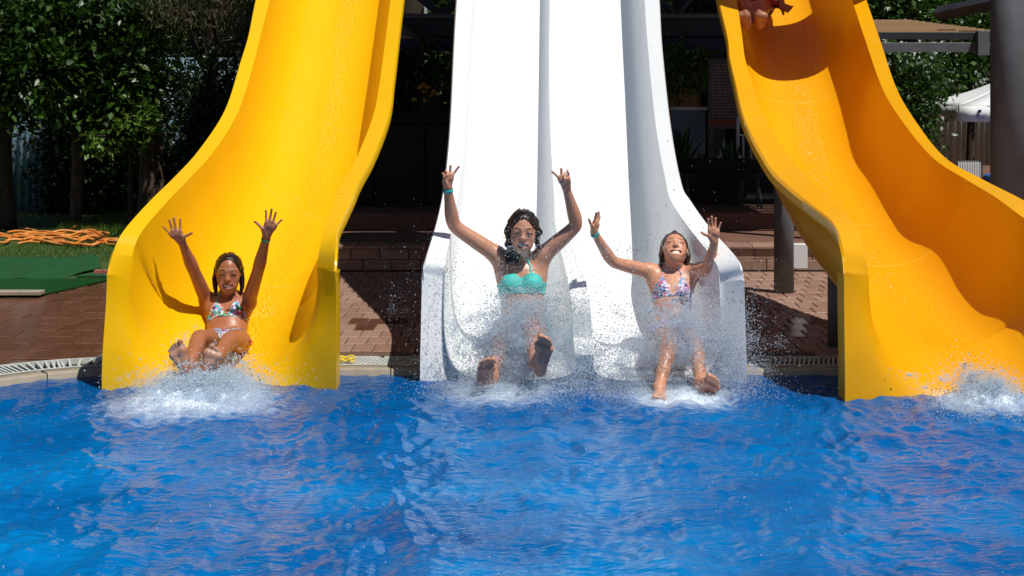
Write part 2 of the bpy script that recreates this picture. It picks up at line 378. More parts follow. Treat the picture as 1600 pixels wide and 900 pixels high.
fm = n.ramp(n.math('ADD', n.math('MULTIPLY', fo, .95), n.math('SUBTRACT', fn, .74)), [(.10, (0, 0, 0)), (.75, (.95, .95, .95))])
slide_shade = n.attr('deep').outputs['Fac']; blue = n.mix(slide_shade, blue, (0, .055, .22)); n.ln(n.mix(fm, blue, (.82, .91, 1.0)), n.b.inputs['Base Color'])  # blue darkened towards the slides to carry shade and dark reflections
n.ln(n.math('ADD', n.math('MULTIPLY', fm, .5), .02), n.b.inputs['Roughness'])
n.bump(n.math('ADD', n.noise(n.coord((1, 2.8, 1)), 9, 3, .55), n.math('MULTIPLY', n.noise(v, 60, 3, .6), n.math('ADD', n.math('MULTIPLY', fo, .6), .035))), .38, .028)
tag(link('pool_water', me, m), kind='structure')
tag(bx('pool_basin', (-16, -10, -.6), (16, 9.0, -.55), mat('pool_tile', (0, .1, .35), .3)), kind='structure')

# ------------------------------------------------------------------ slides
def uprof(n, a, b):
    th = np.linspace(0, math.pi, n); c, s = np.cos(th), np.sin(th)
    return .5 - .5 * np.sign(c) * np.abs(c) ** a, np.abs(s) ** b
def slide(name, label, cat_mat, seal, st, xL, xR, dfront, sub=8, lanes=1, a=.8, b=.8, nu=40, seams=(), sides=(), front_h=None):
    """st rows front -> back: Lout(px,py,d), Lin, Rin, Rout, depth"""
    root = empty(name, (float(P((st[0][0][0] + st[0][3][0]) / 2, 600, dfront)[0]), dfront, 0)); tag(root, label, 'water slide')
    org = np.array(root.location)
    C = np.array([[P(*r[k]) for k in range(4)] + [np.array((r[4], 0, 0))] for r in st])
    # continue beyond the top of the frame
    e = C[-1].copy(); dlt = C[-1] - C[-2]; dlt[4] = 0
    dl = np.array(dlt); stepn = max(1e-6, np.linalg.norm(dl[1])); mx = np.mean(dl[:4], 0)
    for k in range(1, 5): C = np.concatenate([C, [np.array([e[j] + mx / np.linalg.norm(mx) * .75 * k if j < 4 else e[4] for j in range(5)])]])
    R = crom(C, sub); nr = len(R)
    Lo, Li, Ri, Ro, hh = R[:, 0], R[:, 1], R[:, 2], R[:, 3], R[:, 4, 0]
    mid = (Li + Ri) / 2; T = nrm(np.gradient(mid, axis=0)); ax = nrm(Ri - Li)
    Nd = nrm(np.cross(ax, T)); Nd = np.where(Nd[:, 2:3] > 0, -Nd, Nd)
    w = np.clip(np.arange(nr) / (sub * 2.0), 0, 1)[:, None]; w = w * w * (3 - 2 * w); Nd = nrm(Nd * w + np.array((0, 0, -1.)) * (1 - w))
    x, y = uprof(nu, a, b)
    rows = []; wet = []
    lip = .055
    for i in range(nr):
        row = [Lo[i] + Nd[i] * lip, Lo[i] + Nd[i] * .012, Lo[i] * .93 + Li[i] * .07]
        wr = [0, 0, 0]
        if lanes == 1:
            for k in range(nu): row.append(Li[i] * (1 - x[k]) + Ri[i] * x[k] + Nd[i] * hh[i] * y[k]); wr.append(math.exp(-((x[k] - .56) / .13) ** 2))
        else:
            fr = i / (nr - 1); hd = .20 - .03 * fr + .33 * math.exp(-(i / (sub * .9)) ** 2); f0 = .477 - .025 * min(1, fr * 2); f1 = .54 - .014 * min(1, fr * 2)
            D0 = Li[i] * (1 - f0) + Ri[i] * f0 + Nd[i] * hd; D1 = Li[i] * (1 - f1) + Ri[i] * f1 + Nd[i] * hd
            for A, B, ha, hb in ((Li[i], D0, 0, hd), (D1, Ri[i], hd, 0)):
                for k in range(nu):
                    base = A * (1 - x[k]) + B * x[k]; row.append(base + Nd[i] * (hh[i] - (ha * (1 - x[k]) + hb * x[k])) * y[k]); wr.append(math.exp(-((x[k] - .5) / .3) ** 2))
        row += [Ro[i] * .93 + Ri[i] * .07, Ro[i] + Nd[i] * .012, Ro[i] + Nd[i] * lip]; wr += [0, 0, 0]
        rows.append(row); wet.append(wr)
    G = np.array(rows) - org; wet = np.array(wet)
    nc = G.shape[1]
    ids = sorted(set([0] + [int(s * sub) for s in seams] + [nr - 1]))
    for q, (i0, i1) in enumerate(zip(ids[:-1], ids[1:])):
        V = G[i0:i1 + 1].reshape(-1, 3); fc = grid_faces(i1 - i0 + 1, nc); wv = wet[i0:i1 + 1].ravel()
        if q == 0:
            # flared front skirt reaching below the water
            c0 = G[0, 2:-2]; cx = (c0[0] + c0[-1]) / 2; xl, xr, zb = P(xL, 600, dfront)[0] - org[0], P(xR, 600, dfront)[0] - org[0], -.4
            dv = c0 - cx; far = []
            for k, dd in enumerate(dv):
                tx = (xr - cx[0]) / dd[0] if dd[0] > 1e-6 else ((xl - cx[0]) / dd[0] if dd[0] < -1e-6 else 1e9); tz_ = (zb - cx[2]) / dd[2] if dd[2] < -1e-6 else 1e9
                t_ = max(1.0, min(tx, tz_)); far.append([cx[0] + dd[0] * t_, 0, cx[2] + dd[2] * t_])
            far = np.array(far); far[:, 1] = dfront - org[1]
            for k in range(len(far)):
                q_ = np.clip((cx[2] - far[k, 2]) / .55, 0, 1); q_ = q_ * q_ * (3 - 2 * q_)
                if abs(far[k, 0] - xl) < 1e-6: far[k, 0] = G[0, 1, 0] + (xl - G[0, 1, 0]) * q_; far[k, 1] = G[0, 1, 1] + (far[k, 1] - G[0, 1, 1]) * q_
                elif abs(far[k, 0] - xr) < 1e-6: far[k, 0] = G[0, -2, 0] + (xr - G[0, -2, 0]) * q_; far[k, 1] = G[0, -2, 1] + (far[k, 1] - G[0, -2, 1]) * q_
            far[0, :] = G[0, 1]; far[-1, :] = G[0, -2]
            base = len(V); rws = []
            for s in (0, .12, .3, .6, 1.0):
                ex_ = 1 - .5 * np.clip((cx[2] - c0[:, 2]) / .3, 0, 1); yy = c0[:, 1] + (far[:, 1] - c0[:, 1]) * (s ** ex_ if s else 0); pp = c0 + (far - c0) * s; pp[:, 1] = yy; rws.append(pp)
            back = far.copy(); back[:, 1] += .16; rws.append(far + (back - far) * .06); rws.append(back)
            SV = np.concatenate(rws); V = np.concatenate([V, SV]); fc = np.concatenate([fc, grid_faces(len(rws), len(c0))[:, ::-1] + base]); wv = np.concatenate([wv, np.zeros(len(SV))])
        me = fromnp('slide_section', V, fc, True); fattr(me, 'wet', wv)
        o = link('slide_section', me, cat_mat, root)
        if q == 0:
            bm = bmesh.new(); bm.from_mesh(me); bmesh.ops.remove_doubles(bm, verts=bm.verts, dist=.0008); bm.to_mesh(me); bm.free()
        md = o.modifiers.new('thick', 'SOLIDIFY'); md.thickness = .009; md.offset = 0; md = o.modifiers.new('crease', 'EDGE_SPLIT'); md.split_angle = math.radians(42)
    for i in ids[1:-1]:
        # sealant bead in each joint
        p = G[i, 1:-1]; t = nrm(G[i + 1, 1:-1] - G[i - 1, 1:-1]); up = nrm(np.cross(nrm(np.gradient(p, axis=0)), t)); up = np.where((up @ np.array((0, -.3, 1.)) < 0)[:, None], -up, up)
        p = p + up * .0047; hw = .0018
        prof = [p - t * hw, p + up * .0004, p + t * hw]; me = fromnp('joint_seal', np.concatenate(prof), grid_faces(3, len(p)))
        link('joint_seal', me, seal, root)
    # steel posts
    for (i, sx) in sides:
        tp = G[i, nc // 2 + sx * nc // 6]; mb = MB(); mb.tube([(tp[0], tp[1], -.0), (tp[0], tp[1], tp[2] - .09)], .05, 14)
        mb.tube([(tp[0], tp[1], DZ - .0), (tp[0], tp[1], DZ + .02)], .10, 14); mb.build('support_post', M['steel'], root, True)
    return root, G, org

dep1 = lambda v: float(np.interp(v, [0, 69, 127, 172, 210, 245, 282, 310, 345, 385, 430, 605], [11.85, 11.4, 11.0, 10.7, 10.4, 10.05, 9.65, 9.35, 9.05, 8.84, 8.72, 8.68]))
def row(lo, li, ri, ro, h, dfn, inn=.04):
    return ((*lo, dfn(lo[1])), (*li, dfn(li[1]) + inn), (*ri, dfn(ri[1]) + inn), (*ro, dfn(ro[1])), h)
st1 = [row((168, 428), (203, 432), (497, 420), (525, 425), .59, dep1, .14),
       row((176, 393), (206, 398), (500, 392), (526, 392), .63, dep1, .09),
       row((193, 360), (221, 362), (506, 365), (529, 360), .74, dep1),
       row((236, 312), (264, 312), (517, 330), (542, 330), .70, dep1),
       row((270, 279), (294, 281), (527, 303), (553, 306), .62, dep1),
       row((310, 235), (335, 235), (538, 282), (563, 282), .58, dep1),
       row((351, 172), (372, 174), (559, 245), (583, 245), .56, dep1),
       row((375, 98), (396, 98), (584, 181), (608, 182), .54, dep1),
       row((388, 55), (406, 57), (594, 130), (615, 130), .53, dep1),
       row((399, 0), (421, 0), (602, 71), (622, 72), .52, dep1)]
for k, (a_, b_) in enumerate(((.5, 0), (1.1, 0))): pass
s1, G1, O1 = slide('water_slide', 'deep yellow water slide at the left, curving to the right as it rises', M['yellow'], M['seal_y'], st1, 160, 525, 8.68,
                   seams=(4, 6, 8, 12), sides=())

depW = lambda v: float(np.interp(v, [0, 100, 184, 250, 300, 346, 400, 450, 598], [11.6, 11.05, 10.6, 10.25, 9.9, 9.45, 9.0, 8.9, 8.87]))
stW = [row((660, 430), (693, 440), (1124, 440), (1162, 436), .605, depW, .10),
       row((665, 402), (696, 403), (1120, 412), (1153, 404), .57, depW, .06),
       row((681, 350), (707, 350), (1080, 360), (1112, 358), .70, depW),
       row((692, 300), (716, 300), (1050, 316), (1080, 314), .64, depW),
       row((698, 252), (722, 253), (1041, 283), (1064, 284), .52, depW),
       row((703.5, 184), (727, 185), (1025, 192), (1047, 192), .44, depW),
       row((709, 67), (733, 67), (1013, 71), (1034, 71), .40, depW),
       row((713, 0), (738, 0), (1008, 0), (1030, 0), .40, depW)]
sW, GW, OW = slide('water_slide', 'white two lane water slide in the middle with a low ridge between its lanes', M['white'], M['seal_w'], stW, 657, 1166, 8.87,
                   lanes=2, a=.5, b=.42, nu=30, seams=(5, 6, 9), sides=((40, -1), (52, 1), (76, -1), (76, 1)))

dep2 = lambda v: float(np.interp(v, [0, 95, 185, 262, 318, 350, 385, 430, 625], [11.8, 11.1, 10.4, 9.7, 9.08, 8.74, 8.50, 8.40, 8.38]))
depR = lambda v: float(np.interp(v, [0, 85, 185, 245, 281, 313, 350, 420], [11.8, 11.2, 10.5, 10.0, 9.7, 9.28, 8.88, 8.42]))
def row2(lo, li, ri, ro, h, inn=.04): return ((*lo, dep2(lo[1])), (*li, dep2(li[1]) + inn), (*ri, depR(ri[1]) + inn), (*ro, depR(ro[1])), h)
st2 = [row2((1319, 425), (1356, 430), (1670, 430), (1705, 430), .59, .14),
       row2((1314, 385), (1348, 392), (1664, 395), (1698, 392), .63, .09),
       row2((1300, 349), (1334, 350), (1645, 370), (1680, 362), .69),
       row2((1262, 318), (1300, 318), (1600, 341), (1638, 334), .70),
       row2((1228, 290), (1268, 285), (1555, 308), (1590, 308), .68),
       row2((1200, 260), (1232, 245), (1510, 281), (1536, 281), .62),
       row2((1163, 190), (1194, 185), (1456, 245), (1476, 246), .58),
       row2((1147, 125), (1172, 122), (1407, 185), (1430, 188), .56),
       row2((1139, 90), (1163, 90), (1378, 135), (1400, 135), .54),
       row2((1136, 60), (1159, 60), (1353, 64), (1376, 64), .52),
       row2((1122, 0), (1150, 0), (1332, 0), (1354, 0), .52)]
s2, G2, O2 = slide('water_slide', 'orange yellow water slide at the right, sweeping down towards the right edge', M['amber'], M['seal_y'], st2, 1321, 1706, 8.38,
                   seams=(5, 6, 9, 12), sides=())
# a grey steel post under the right slide and the dark notch in the white rim
tp = P(1225, 450, 12.4); pr = tag(MB().tube([(tp[0], tp[1], DZ), (tp[0], tp[1], 1.2)], .075, 16).build('support_post', M['steel'], s2, True), None)
pr.location = -np.array(s2.location)
pr2 = MB().tube([(1.93, 9.9, DZ), (1.93, 9.9, .52)], .06, 16).build('support_post', M['steel'], s2, True); pr2.location = -np.array(s2.location)
bp = MB().box((tp[0] + .06, tp[1] - .03, .22), (tp[0] + .17, tp[1] + .03, .40), .005).build('post_bracket', M['whitemetal'], s2)
bp.location = -np.array(s2.location)

# ------------------------------------------------------------------ bodies: smooth-blended distance fields, one skin per body
class Body:
    def __init__(s, h=.0036): s.p = []; s.h = h
    def cap(s, a, b, ra, rb=None, k=.012, op=1): s.p.append(('c', np.array(a, float), np.array(b, float), ra, ra if rb is None else rb, k, op)); return s
    def ell(s, c, R, r, k=.02, op=1): s.p.append(('e', np.array(c, float), np.array(R, float), np.array(r, float), 0, k, op)); return s
    def chain(s, pts, rs, k=.012, smooth=0, op=1):
        pts = np.array([np.asarray(q, float) for q in pts]); rs = np.array(rs, float)
        if smooth: pts, rs = crom(pts, smooth), crom(rs, smooth)
        s.p.append(('g', pts, rs, 0, 0, k, op)); return s
    def bounds(s, p):
        if p[0] == 'g': m = p[2].max(); return p[1].min(0) - m, p[1].max(0) + m
        if p[0] == 'c': m = max(p[3], p[4]); return np.minimum(p[1], p[2]) - m, np.maximum(p[1], p[2]) + m
        e = np.sqrt(((p[2] * p[3][:, None]) ** 2).sum(0)); return p[1] - e, p[1] + e
    def volume(s):
        B = [s.bounds(p) for p in s.p if p[6] > 0]; s.lo = np.min([b[0] for b in B], 0) - .03; hi = np.max([b[1] for b in B], 0) + .03
        s.n = np.ceil((hi - s.lo) / s.h).astype(int) + 1; s.V = np.full(s.n, .05, np.float32)
        for p in s.p:
            a, b = s.bounds(p); mg = p[5] + 4 * s.h
            i0 = np.clip(np.floor((a - mg - s.lo) / s.h).astype(int), 0, s.n); i1 = np.clip(np.ceil((b + mg - s.lo) / s.h).astype(int) + 1, 0, s.n)
            if (i1 <= i0).any(): continue
            ax = [(s.lo[k] + s.h * np.arange(i0[k], i1[k])).astype(np.float32) for k in range(3)]
            g = np.stack(np.meshgrid(*ax, indexing='ij'), -1); d = s.dist(p, g)
            sl = tuple(slice(i0[k], i1[k]) for k in range(3)); A = s.V[sl]; k = p[5]
            if p[6] > 0: hh = np.clip(k - np.abs(A - d), 0, None) / k; s.V[sl] = np.minimum(A, d) - hh * hh * k * .25
            else: hh = np.clip(k - np.abs(A + d), 0, None) / k; s.V[sl] = np.maximum(A, -d) + hh * hh * k * .25
        return s.V
    @staticmethod
    def dist(p, g):
        if p[0] == 'g':
            d = None
            for i in range(len(p[1]) - 1):
                e = Body.dist(('c', p[1][i], p[1][i+1], p[2][i], p[2][i+1]), g)
                if d is None: d = e
                else: hh = np.clip(.004 - np.abs(d - e), 0, None) / .004; d = np.minimum(d, e) - hh * hh * .0004
            return d
        if p[0] == 'c':
            a, b = p[1].astype(np.float32), p[2].astype(np.float32); ba = b - a; q = g - a
            t = np.clip((q @ ba) / max(1e-9, float(ba @ ba)), 0, 1); r = p[3] + (p[4] - p[3]) * t
            return np.linalg.norm(q - t[..., None] * ba, axis=-1) - r
        q = (g - p[1].astype(np.float32)) @ p[2].T.astype(np.float32); r = p[3].astype(np.float32)
        k0 = np.linalg.norm(q / r, axis=-1); k1 = np.linalg.norm(q / (r * r), axis=-1) + 1e-9
        return k0 * (k0 - 1) / k1
    def sub(s, lo, hi):
        i0 = np.clip(np.floor((np.array(lo) - s.lo) / s.h).astype(int), 0, s.n); i1 = np.clip(np.ceil((np.array(hi) - s.lo) / s.h).astype(int) + 1, 0, s.n)
        ax = [s.lo[k] + s.h * np.arange(i0[k], i1[k]) for k in range(3)]; g = np.stack(np.meshgrid(*ax, indexing='ij'), -1)
        return s.V[tuple(slice(i0[k], i1[k]) for k in range(3))], g, s.lo + s.h * i0
def nets(V, lo, h):
    """naive surface nets"""
    S = V < 0; n = np.array(V.shape) - 1; cnt = np.zeros(n, np.int8); off = [(i, j, k) for i in (0, 1) for j in (0, 1) for k in (0, 1)]
    for o in off: cnt += S[o[0]:o[0]+n[0], o[1]:o[1]+n[1], o[2]:o[2]+n[2]]
    act = np.argwhere((cnt > 0) & (cnt < 8)); idx = np.full(n, -1, np.int32); idx[tuple(act.T)] = np.arange(len(act))
    acc = np.zeros((len(act), 3)); c = np.zeros(len(act))
    val = {o: V[act[:, 0]+o[0], act[:, 1]+o[1], act[:, 2]+o[2]].astype(float) for o in off}
    for o in off:
        for ax in range(3):
            if o[ax] == 0:
                o2 = list(o); o2[ax] = 1; o2 = tuple(o2); a, b = val[o], val[o2]; m = (a < 0) != (b < 0)
                t = np.where(m, a / np.where(m, a - b, 1), 0); pt = np.tile(np.array(o, float), (len(act), 1)); pt[:, ax] += t
                acc += pt * m[:, None]; c += m
    verts = lo + h * (act + acc / np.maximum(c, 1)[:, None]); faces = []
    for ax in range(3):
        u, v = (ax + 1) % 3, (ax + 2) % 3; sl0 = [slice(1, -1)] * 3; sl0[ax] = slice(0, -1); sl1 = list(sl0); sl1[ax] = slice(1, None)
        A, B = S[tuple(sl0)], S[tuple(sl1)]
        for flip, msk in ((0, A & ~B), (1, ~A & B)):
            e = np.argwhere(msk); e[:, u] += 1; e[:, v] += 1
            if not len(e): continue
            def g(du, dv):
                q = e.copy(); q[:, u] -= du; q[:, v] -= dv; return idx[tuple(q.T)]
            f = np.stack([g(1, 1), g(0, 1), g(0, 0), g(1, 0)], 1)
            if flip: f = f[:, ::-1]
            faces.append(f[(f >= 0).all(1)])
    return verts, np.concatenate(faces)
def relax(V, Fc, it=2, w=.5):
    e = np.concatenate([Fc[:, [0, 1]], Fc[:, [1, 2]], Fc[:, [2, 3]], Fc[:, [3, 0]]]); e = np.concatenate([e, e[:, ::-1]]); c = np.bincount(e[:, 0], minlength=len(V))
    for _ in range(it):
        a = np.stack([np.bincount(e[:, 0], V[e[:, 1], k], len(V)) for k in range(3)], 1) / np.maximum(c, 1)[:, None]; V = V + (a - V) * w
    return V
def skin_mat(name, col, deep, rough=.34):
    m = mat(name, col, rough, .5); n = N(m); v = n.coord(); a = n.attr('tint')
    f = n.noise(v, 26, 4); base = n.mix(n.ramp(f, [(.35, (0, 0, 0)), (.75, (.45, .45, .45))]), col, deep)
    n.ln(n.mix(a.outputs['Alpha'], base, base), n.b.inputs['Base Color'])
    w = n.attr('tw'); n.ln(n.mix(w.outputs['Fac'], base, a.outputs['Color']), n.b.inputs['Base Color'])
    n.b.inputs['Subsurface Weight'].default_value = .12; n.b.inputs['Subsurface Radius'].default_value = (.02, .008, .004); n.b.inputs['Subsurface Scale'].default_value = .4
    drops = n.noise(v, 260, 2); n.ln(n.ramp(n.noise(v, 18, 3), [(.4, (.36,) * 3), (.65, (.58,) * 3)]), n.b.inputs['Roughness'])
    n.bump(drops, .10, .002); return m
def cloth_mat(name, cols, scale, rough=.6):
    m = mat(name, cols[0], rough, .3); n = N(m); v = n.coord()
    vo = n.new('ShaderNodeTexVoronoi'); vo.inputs['Scale'].default_value = scale; n.ln(v, vo.inputs['Vector'])
    sep = n.new('ShaderNodeSeparateColor'); n.ln(vo.outputs['Color'], sep.inputs[0])
    st = [((i + .0) / len(cols), c) for i, c in enumerate(cols)]; c = n.ramp(sep.outputs[0], st)
    c.node.color_ramp.interpolation = 'CONSTANT'; n.ln(c, n.b.inputs['Base Color']); n.bump(n.noise(v, 120, 3), .3, .003); return m
M['hair'] = noisy('wet_dark_hair', (.012, .008, .006), (.03, .018, .012), 30, .28, .5, 140, .004, stretch=(1, 1, .15))
M['hair_b'] = noisy('wet_brown_hair', (.03, .016, .009), (.07, .038, .02), 30, .3, .5, 140, .004, stretch=(1, 1, .15))
M['teeth'] = mat('teeth', (.92, .80, .62), .6)
M['eye'] = mat('eye_dark', (.012, .008, .007), .2)
M['turq'] = noisy('turquoise_fabric', (.03, .52, .47), (.05, .62, .56), 30, .55, .6, 45, .006, stretch=(.4, .4, 1.6))
M['band'] = mat('turquoise_band', (.01, .45, .42), .35)
M['band_g'] = mat('green_band', (.02, .22, .15), .35)
M['redcord'] = mat('red_cord', (.6, .02, .03), .5)
M['pinkcord'] = mat('pink_cord', (.65, .25, .3), .5)
M['printA'] = cloth_mat('tropical_print', [(.05, .45, .5), (.7, .75, .78), (.5, .06, .1), (.10, .02, .03), (.75, .35, .4), (.1, .5, .35), (.25, .3, .7)], 75)
M['printC'] = cloth_mat('floral_print', [(.35, .42, .78), (.7, .12, .25), (.03, .04, .15), (.72, .78, .9), (.75, .3, .5), (.02, .3, .35), (.55, .6, .88)], 85)
M['swim'] = cloth_mat('swim_shorts', [(.02, .02, .05), (.5, .03, .04), (.55, .6, .65), (.02, .02, .03), (.3, .03, .04)], 30)

class Frame:
    def __init__(s, up, right):
        s.up = nrm(np.array(up, float)); s.f = nrm(np.cross(s.up, np.array(right, float)) * 1.0); s.r = nrm(np.cross(s.f, s.up)) * 1.0
        if s.f[1] > 0: s.f = -s.f
        s.R = np.stack([s.r, s.f, s.up])
    def at(s, c, a, b, d): return np.array(c) + s.r * a + s.f * b + s.up * d
def head(B, c, fr, h, smile=.5, paint=None, grimace=False, eyes_open=False):
    q = lambda a, b, d: fr.at(c, a * h, b * h, d * h); E = lambda p, r, k=.02, op=1: B.ell(q(*p), fr.R, np.array(r) * h, k, op); Cp = lambda p, p2, r1, r2, k=.01, op=1: B.cap(q(*p), q(*p2), r1 * h, r2 * h, k, op)
    E((0, -.06, .12), (.325, .40, .37), .02); E((0, .06, -.08), (.28, .30, .36), .03)
    E((0, .14, -.29), (.20, .20, .17), .03); E((0, .25, -.40), (.095, .08, .08), .03)
    for s in (-1, 1):
        E((s * .165, .23, -.12), (.10, .09, .095), .025)
        E((s * .145, .40, .045), (.065, .05, .035), .014, -1); E((s * .14, .292, .035), (.080, .072, .055), .012)
        Cp((s * .06, .335, .125), (s * .21, .285, .125), .035, .028, .012)
        E((s * .045, .375, -.10), (.032, .042, .030), .008)
        E((s * .34, -.03, -.01), (.035, .075, .115), .008)
        E((s * .36, .0, .0), (.018, .035, .06), .006, -1)
    Cp((0, .33, .08), (0, .415, -.07), .030, .040, .012); E((0, .415, -.085), (.044, .045, .038), .01)
    w = .135 + .05 * smile; mh = (.055 if grimace else .022 + .022 * smile); mz = -.275
    E((0, .315, mz), (w * 1.2, .07, mh + .05), .02)
    B.chain([q(a * w * .86, .405 - .12 * a * a, mz + .05 * smile * a * a) for a in np.linspace(-1, 1, 9)], [h * mh * (1 - .45 * abs(a) ** 2) for a in np.linspace(-1, 1, 9)], .004, op=-1)
    for i in range(-4, 4):
        for up_, th in ((1, .015), (-1, .020)):
            a0, a1 = i / 4, (i + 1) / 4
            f_ = lambda a: (a * w, .375 - .10 * a * a, mz + up_ * (mh + .008) * math.sqrt(max(0, 1 - a * a)) + .05 * smile * a * a)
            Cp(f_(a0), f_(a1), th * (1 - .5 * abs(a0)), th * (1 - .5 * abs(a1)), .005)
    P_ = paint
    lip = (.46, .15, .12)
    for a in np.linspace(-.85, .85, 7):
        P_.append((q(a * w, .40 - .10 * a * a, mz + .05 * smile * a * a), np.array((w * .28, .12, (mh + .016) * (1 - .35 * a * a))) * h, fr.R, lip, .5))
    for a in np.linspace(-.7, .7, 5): P_.append((q(a * w, .345 - .10 * a * a, mz + .05 * smile * a * a), np.array((w * .3, .050, mh * .9)) * h, fr.R, (.12, .02, .02), 1))
    for s in (-1, 1):
        P_.append((q(s * .14, .37, .042), np.array((.076, .08, .017)) * h, fr.R, (.03, .014, .01), .95))
        P_.append((q(s * .15, .35, .15), np.array((.10, .08, .019)) * h, fr.R, (.035, .018, .012), .9))
        P_.append((q(s * .18, .33, -.11), np.array((.10, .10, .08)) * h, fr.R, None, .4))
        P_.append((q(s * .026, .42, -.125), np.array((.014, .03, .009)) * h, fr.R, (.06, .015, .01), .8))
    return lambda root, org: extras(root, org, q, h, w, mh, mz, fr, grimace, smile)
def extras(root, org, q, h, w, mh, mz, fr, grimace, smile_):
    mb = MB(); rows = 1
    for (z0, z1) in (((mz - mh * .55), (mz + mh * .95)),) + ((((mz - mh * .95), (mz - mh * .15)),) if grimace else ()):
        k = 9; top = [q((i / (k-1) - .5) * 2 * w * .86, .375 - .10 * ((i / (k-1) - .5) * 2) ** 2, z1 + (.05 * smile_ - .25 * mh) * ((i / (k-1) - .5) * 2) ** 2) for i in range(k)]
        bot = [q((i / (k-1) - .5) * 2 * w * .86, .372 - .10 * ((i / (k-1) - .5) * 2) ** 2, z0 + .05 * smile_ * ((i / (k-1) - .5) * 2) ** 2) for i in range(k)]
        bk = [t - fr.f * .012 for t in top]; bb = [t - fr.f * .012 for t in bot]
        V = top + bot + bk + bb
        fs = [(i, i + 1, k + i + 1, k + i) for i in range(k-1)] + [(2*k+i, 3*k+i, 3*k+i+1, 2*k+i+1) for i in range(k-1)] + [(i, 2*k+i, 2*k+i+1, i+1) for i in range(k-1)] + [(k+i, k+i+1, 3*k+i+1, 3*k+i) for i in range(k-1)]
        mb.add(V, fs)
    o = mb.build('teeth', M['teeth'], root, True); o.location = -org
    for s in (-1, 1):
        pts = [q(s * (.14 + .075 * a), .372 - .05 * a * a - .012, .034 - .022 * a * a) for a in np.linspace(-1, 1, 7)]
        o = MB().tube(pts, .0030, 5).build('eyelashes', M['eye'], root, True); o.location = -org
def hand(B, wrist, fingers, r, wr, fleshy=1.0, wd=None):
    """fingers: list of point lists, base knuckle first; the last is the thumb"""
    w = np.array(wrist)
    for i, f in enumerate(fingers[:-1]):
        B.chain([w * .85 + f[0] * .15, f[0]], [wr * .85, r * 1.35], .010)
    for i in range(len(fingers) - 2): B.chain([(fingers[i][0] * .75 + w * .25), (fingers[i+1][0] * .75 + w * .25)], [r * 1.5, r * 1.5], .012)
    th = fingers[-1]; B.chain([w * .8 + th[0] * .2, th[0]], [wr * .8, r * 1.5], .010)
    for i, f in enumerate(fingers):
        sc = (.92, 1, 1, .82, 1.12)[i] if len(fingers) == 5 else 1
        if len(f) == 2: f = [f[0], f[0] * .52 + f[1] * .48 + np.array((0, .003, 0)), f[1]]
        B.chain(f, [r * sc * (1.06 - .13 * k) for k in range(len(f))], .0035)
        B.ell(f[-1], np.eye(3), [r * sc * .85] * 3, .003)
def foot(B, ankle, heel, ball_in, ball_out, toes, r, k=.012):
    """sole outline; toes big first"""
    B.cap(ankle, heel, r * 1.5, r * 1.25, .02)
    B.chain([heel, ball_in], [r * 1.2, r * 1.15], k); B.chain([heel, ball_out], [r * 1.15, r * .95], k)
    B.cap(ball_in, ball_out, r * 1.12, r * .9, k); B.cap(ankle, (ball_in + ball_out) / 2 + np.array((0, .02, .01)), r * 1.3, r * .8, .02)
    B.cap(heel * .5 + ball_in * .5, heel * .5 + ball_out * .5, r, r * .95, k)
    for i, t in enumerate(toes):
        b0 = ball_in + (ball_out - ball_in) * i / 4; rr = r * (.62, .42, .40, .37, .36)[i]
        B.cap(b0 * .55 + t * .45, t, rr * .85, rr, .004); B.ell(t, np.eye(3), [rr * 1.12] * 3, .002)
def torso(B, hip, neck, sL, sR, wr, ww, wh, th, bust=0, sh=.042):
    fr = Frame(neck - hip, sR - sL); L = np.linalg.norm(neck - hip); a = lambda u, x, y: fr.at(hip, x, y, u * L)
    B.ell(a(.02, 0, 0), fr.R, (wh, th * 1.0, .10), .05); B.ell(a(.26, 0, .0), fr.R, (ww, th * .82, .14), .05)
    B.ell(a(.56, 0, -.004), fr.R, (wr, th * .95, .14), .05); B.ell(a(.76, 0, 0), fr.R, (wr * .98, th * .85, .085), .05)
    for s, p in ((-1, sL), (1, sR)):
        B.cap(a(.95, s * .03, -.01), p, .036, sh, .05); B.cap(a(.72, s * wr * .7, -.01), p, .05, sh * .95, .04)
        B.cap(a(.90, s * .02, .035), p * .75 + a(.9, 0, .02) * .25, .012, .012, .02)
        if bust: B.ell(a(.60, s * wr * .47, th * .72), fr.R, (bust, bust * .8, bust * .95), .02)
        B.ell(a(.0, s * wh * .45, -th * .45), fr.R, (wh * .52, th * .7, .085), .03)
    B.ell(a(.16, 0, th * .86), fr.R, (.007, .012, .010), .012, -1)
    return fr, a, L
def arm(B, s, e, w, r0, r1, r2, r3):
    s, e, w = map(np.array, (s, e, w)); L = lambda a, b, t: a * (1 - t) + b * t
    B.chain([s, L(s, e, .35), L(s, e, .7), L(s, e, .93) * .96 + w * .02 + s * .02, L(e, w, .08) * .96 + s * .02 + w * .02, L(e, w, .3), L(e, w, .65), w], [r0, r0 * .97, r1 * 1.08, r1 * 1.0, r1 * 1.0, r2 * 1.04, (r2 + r3) * .5, r3], .022, 3)
def leg(B, h, k, a, r0, r1, r2, r3):
    h, k, a = map(np.array, (h, k, a)); L = lambda a, b, t: a * (1 - t) + b * t
    B.chain([h, L(h, k, .4), L(h, k, .75), L(h, k, .96), L(k, a, .06), L(k, a, .3), L(k, a, .65), a], [r0, r0 * .88, r1 * 1.12, r1, r1 * .97, r2, r2 * .78, r3], .04, 3)
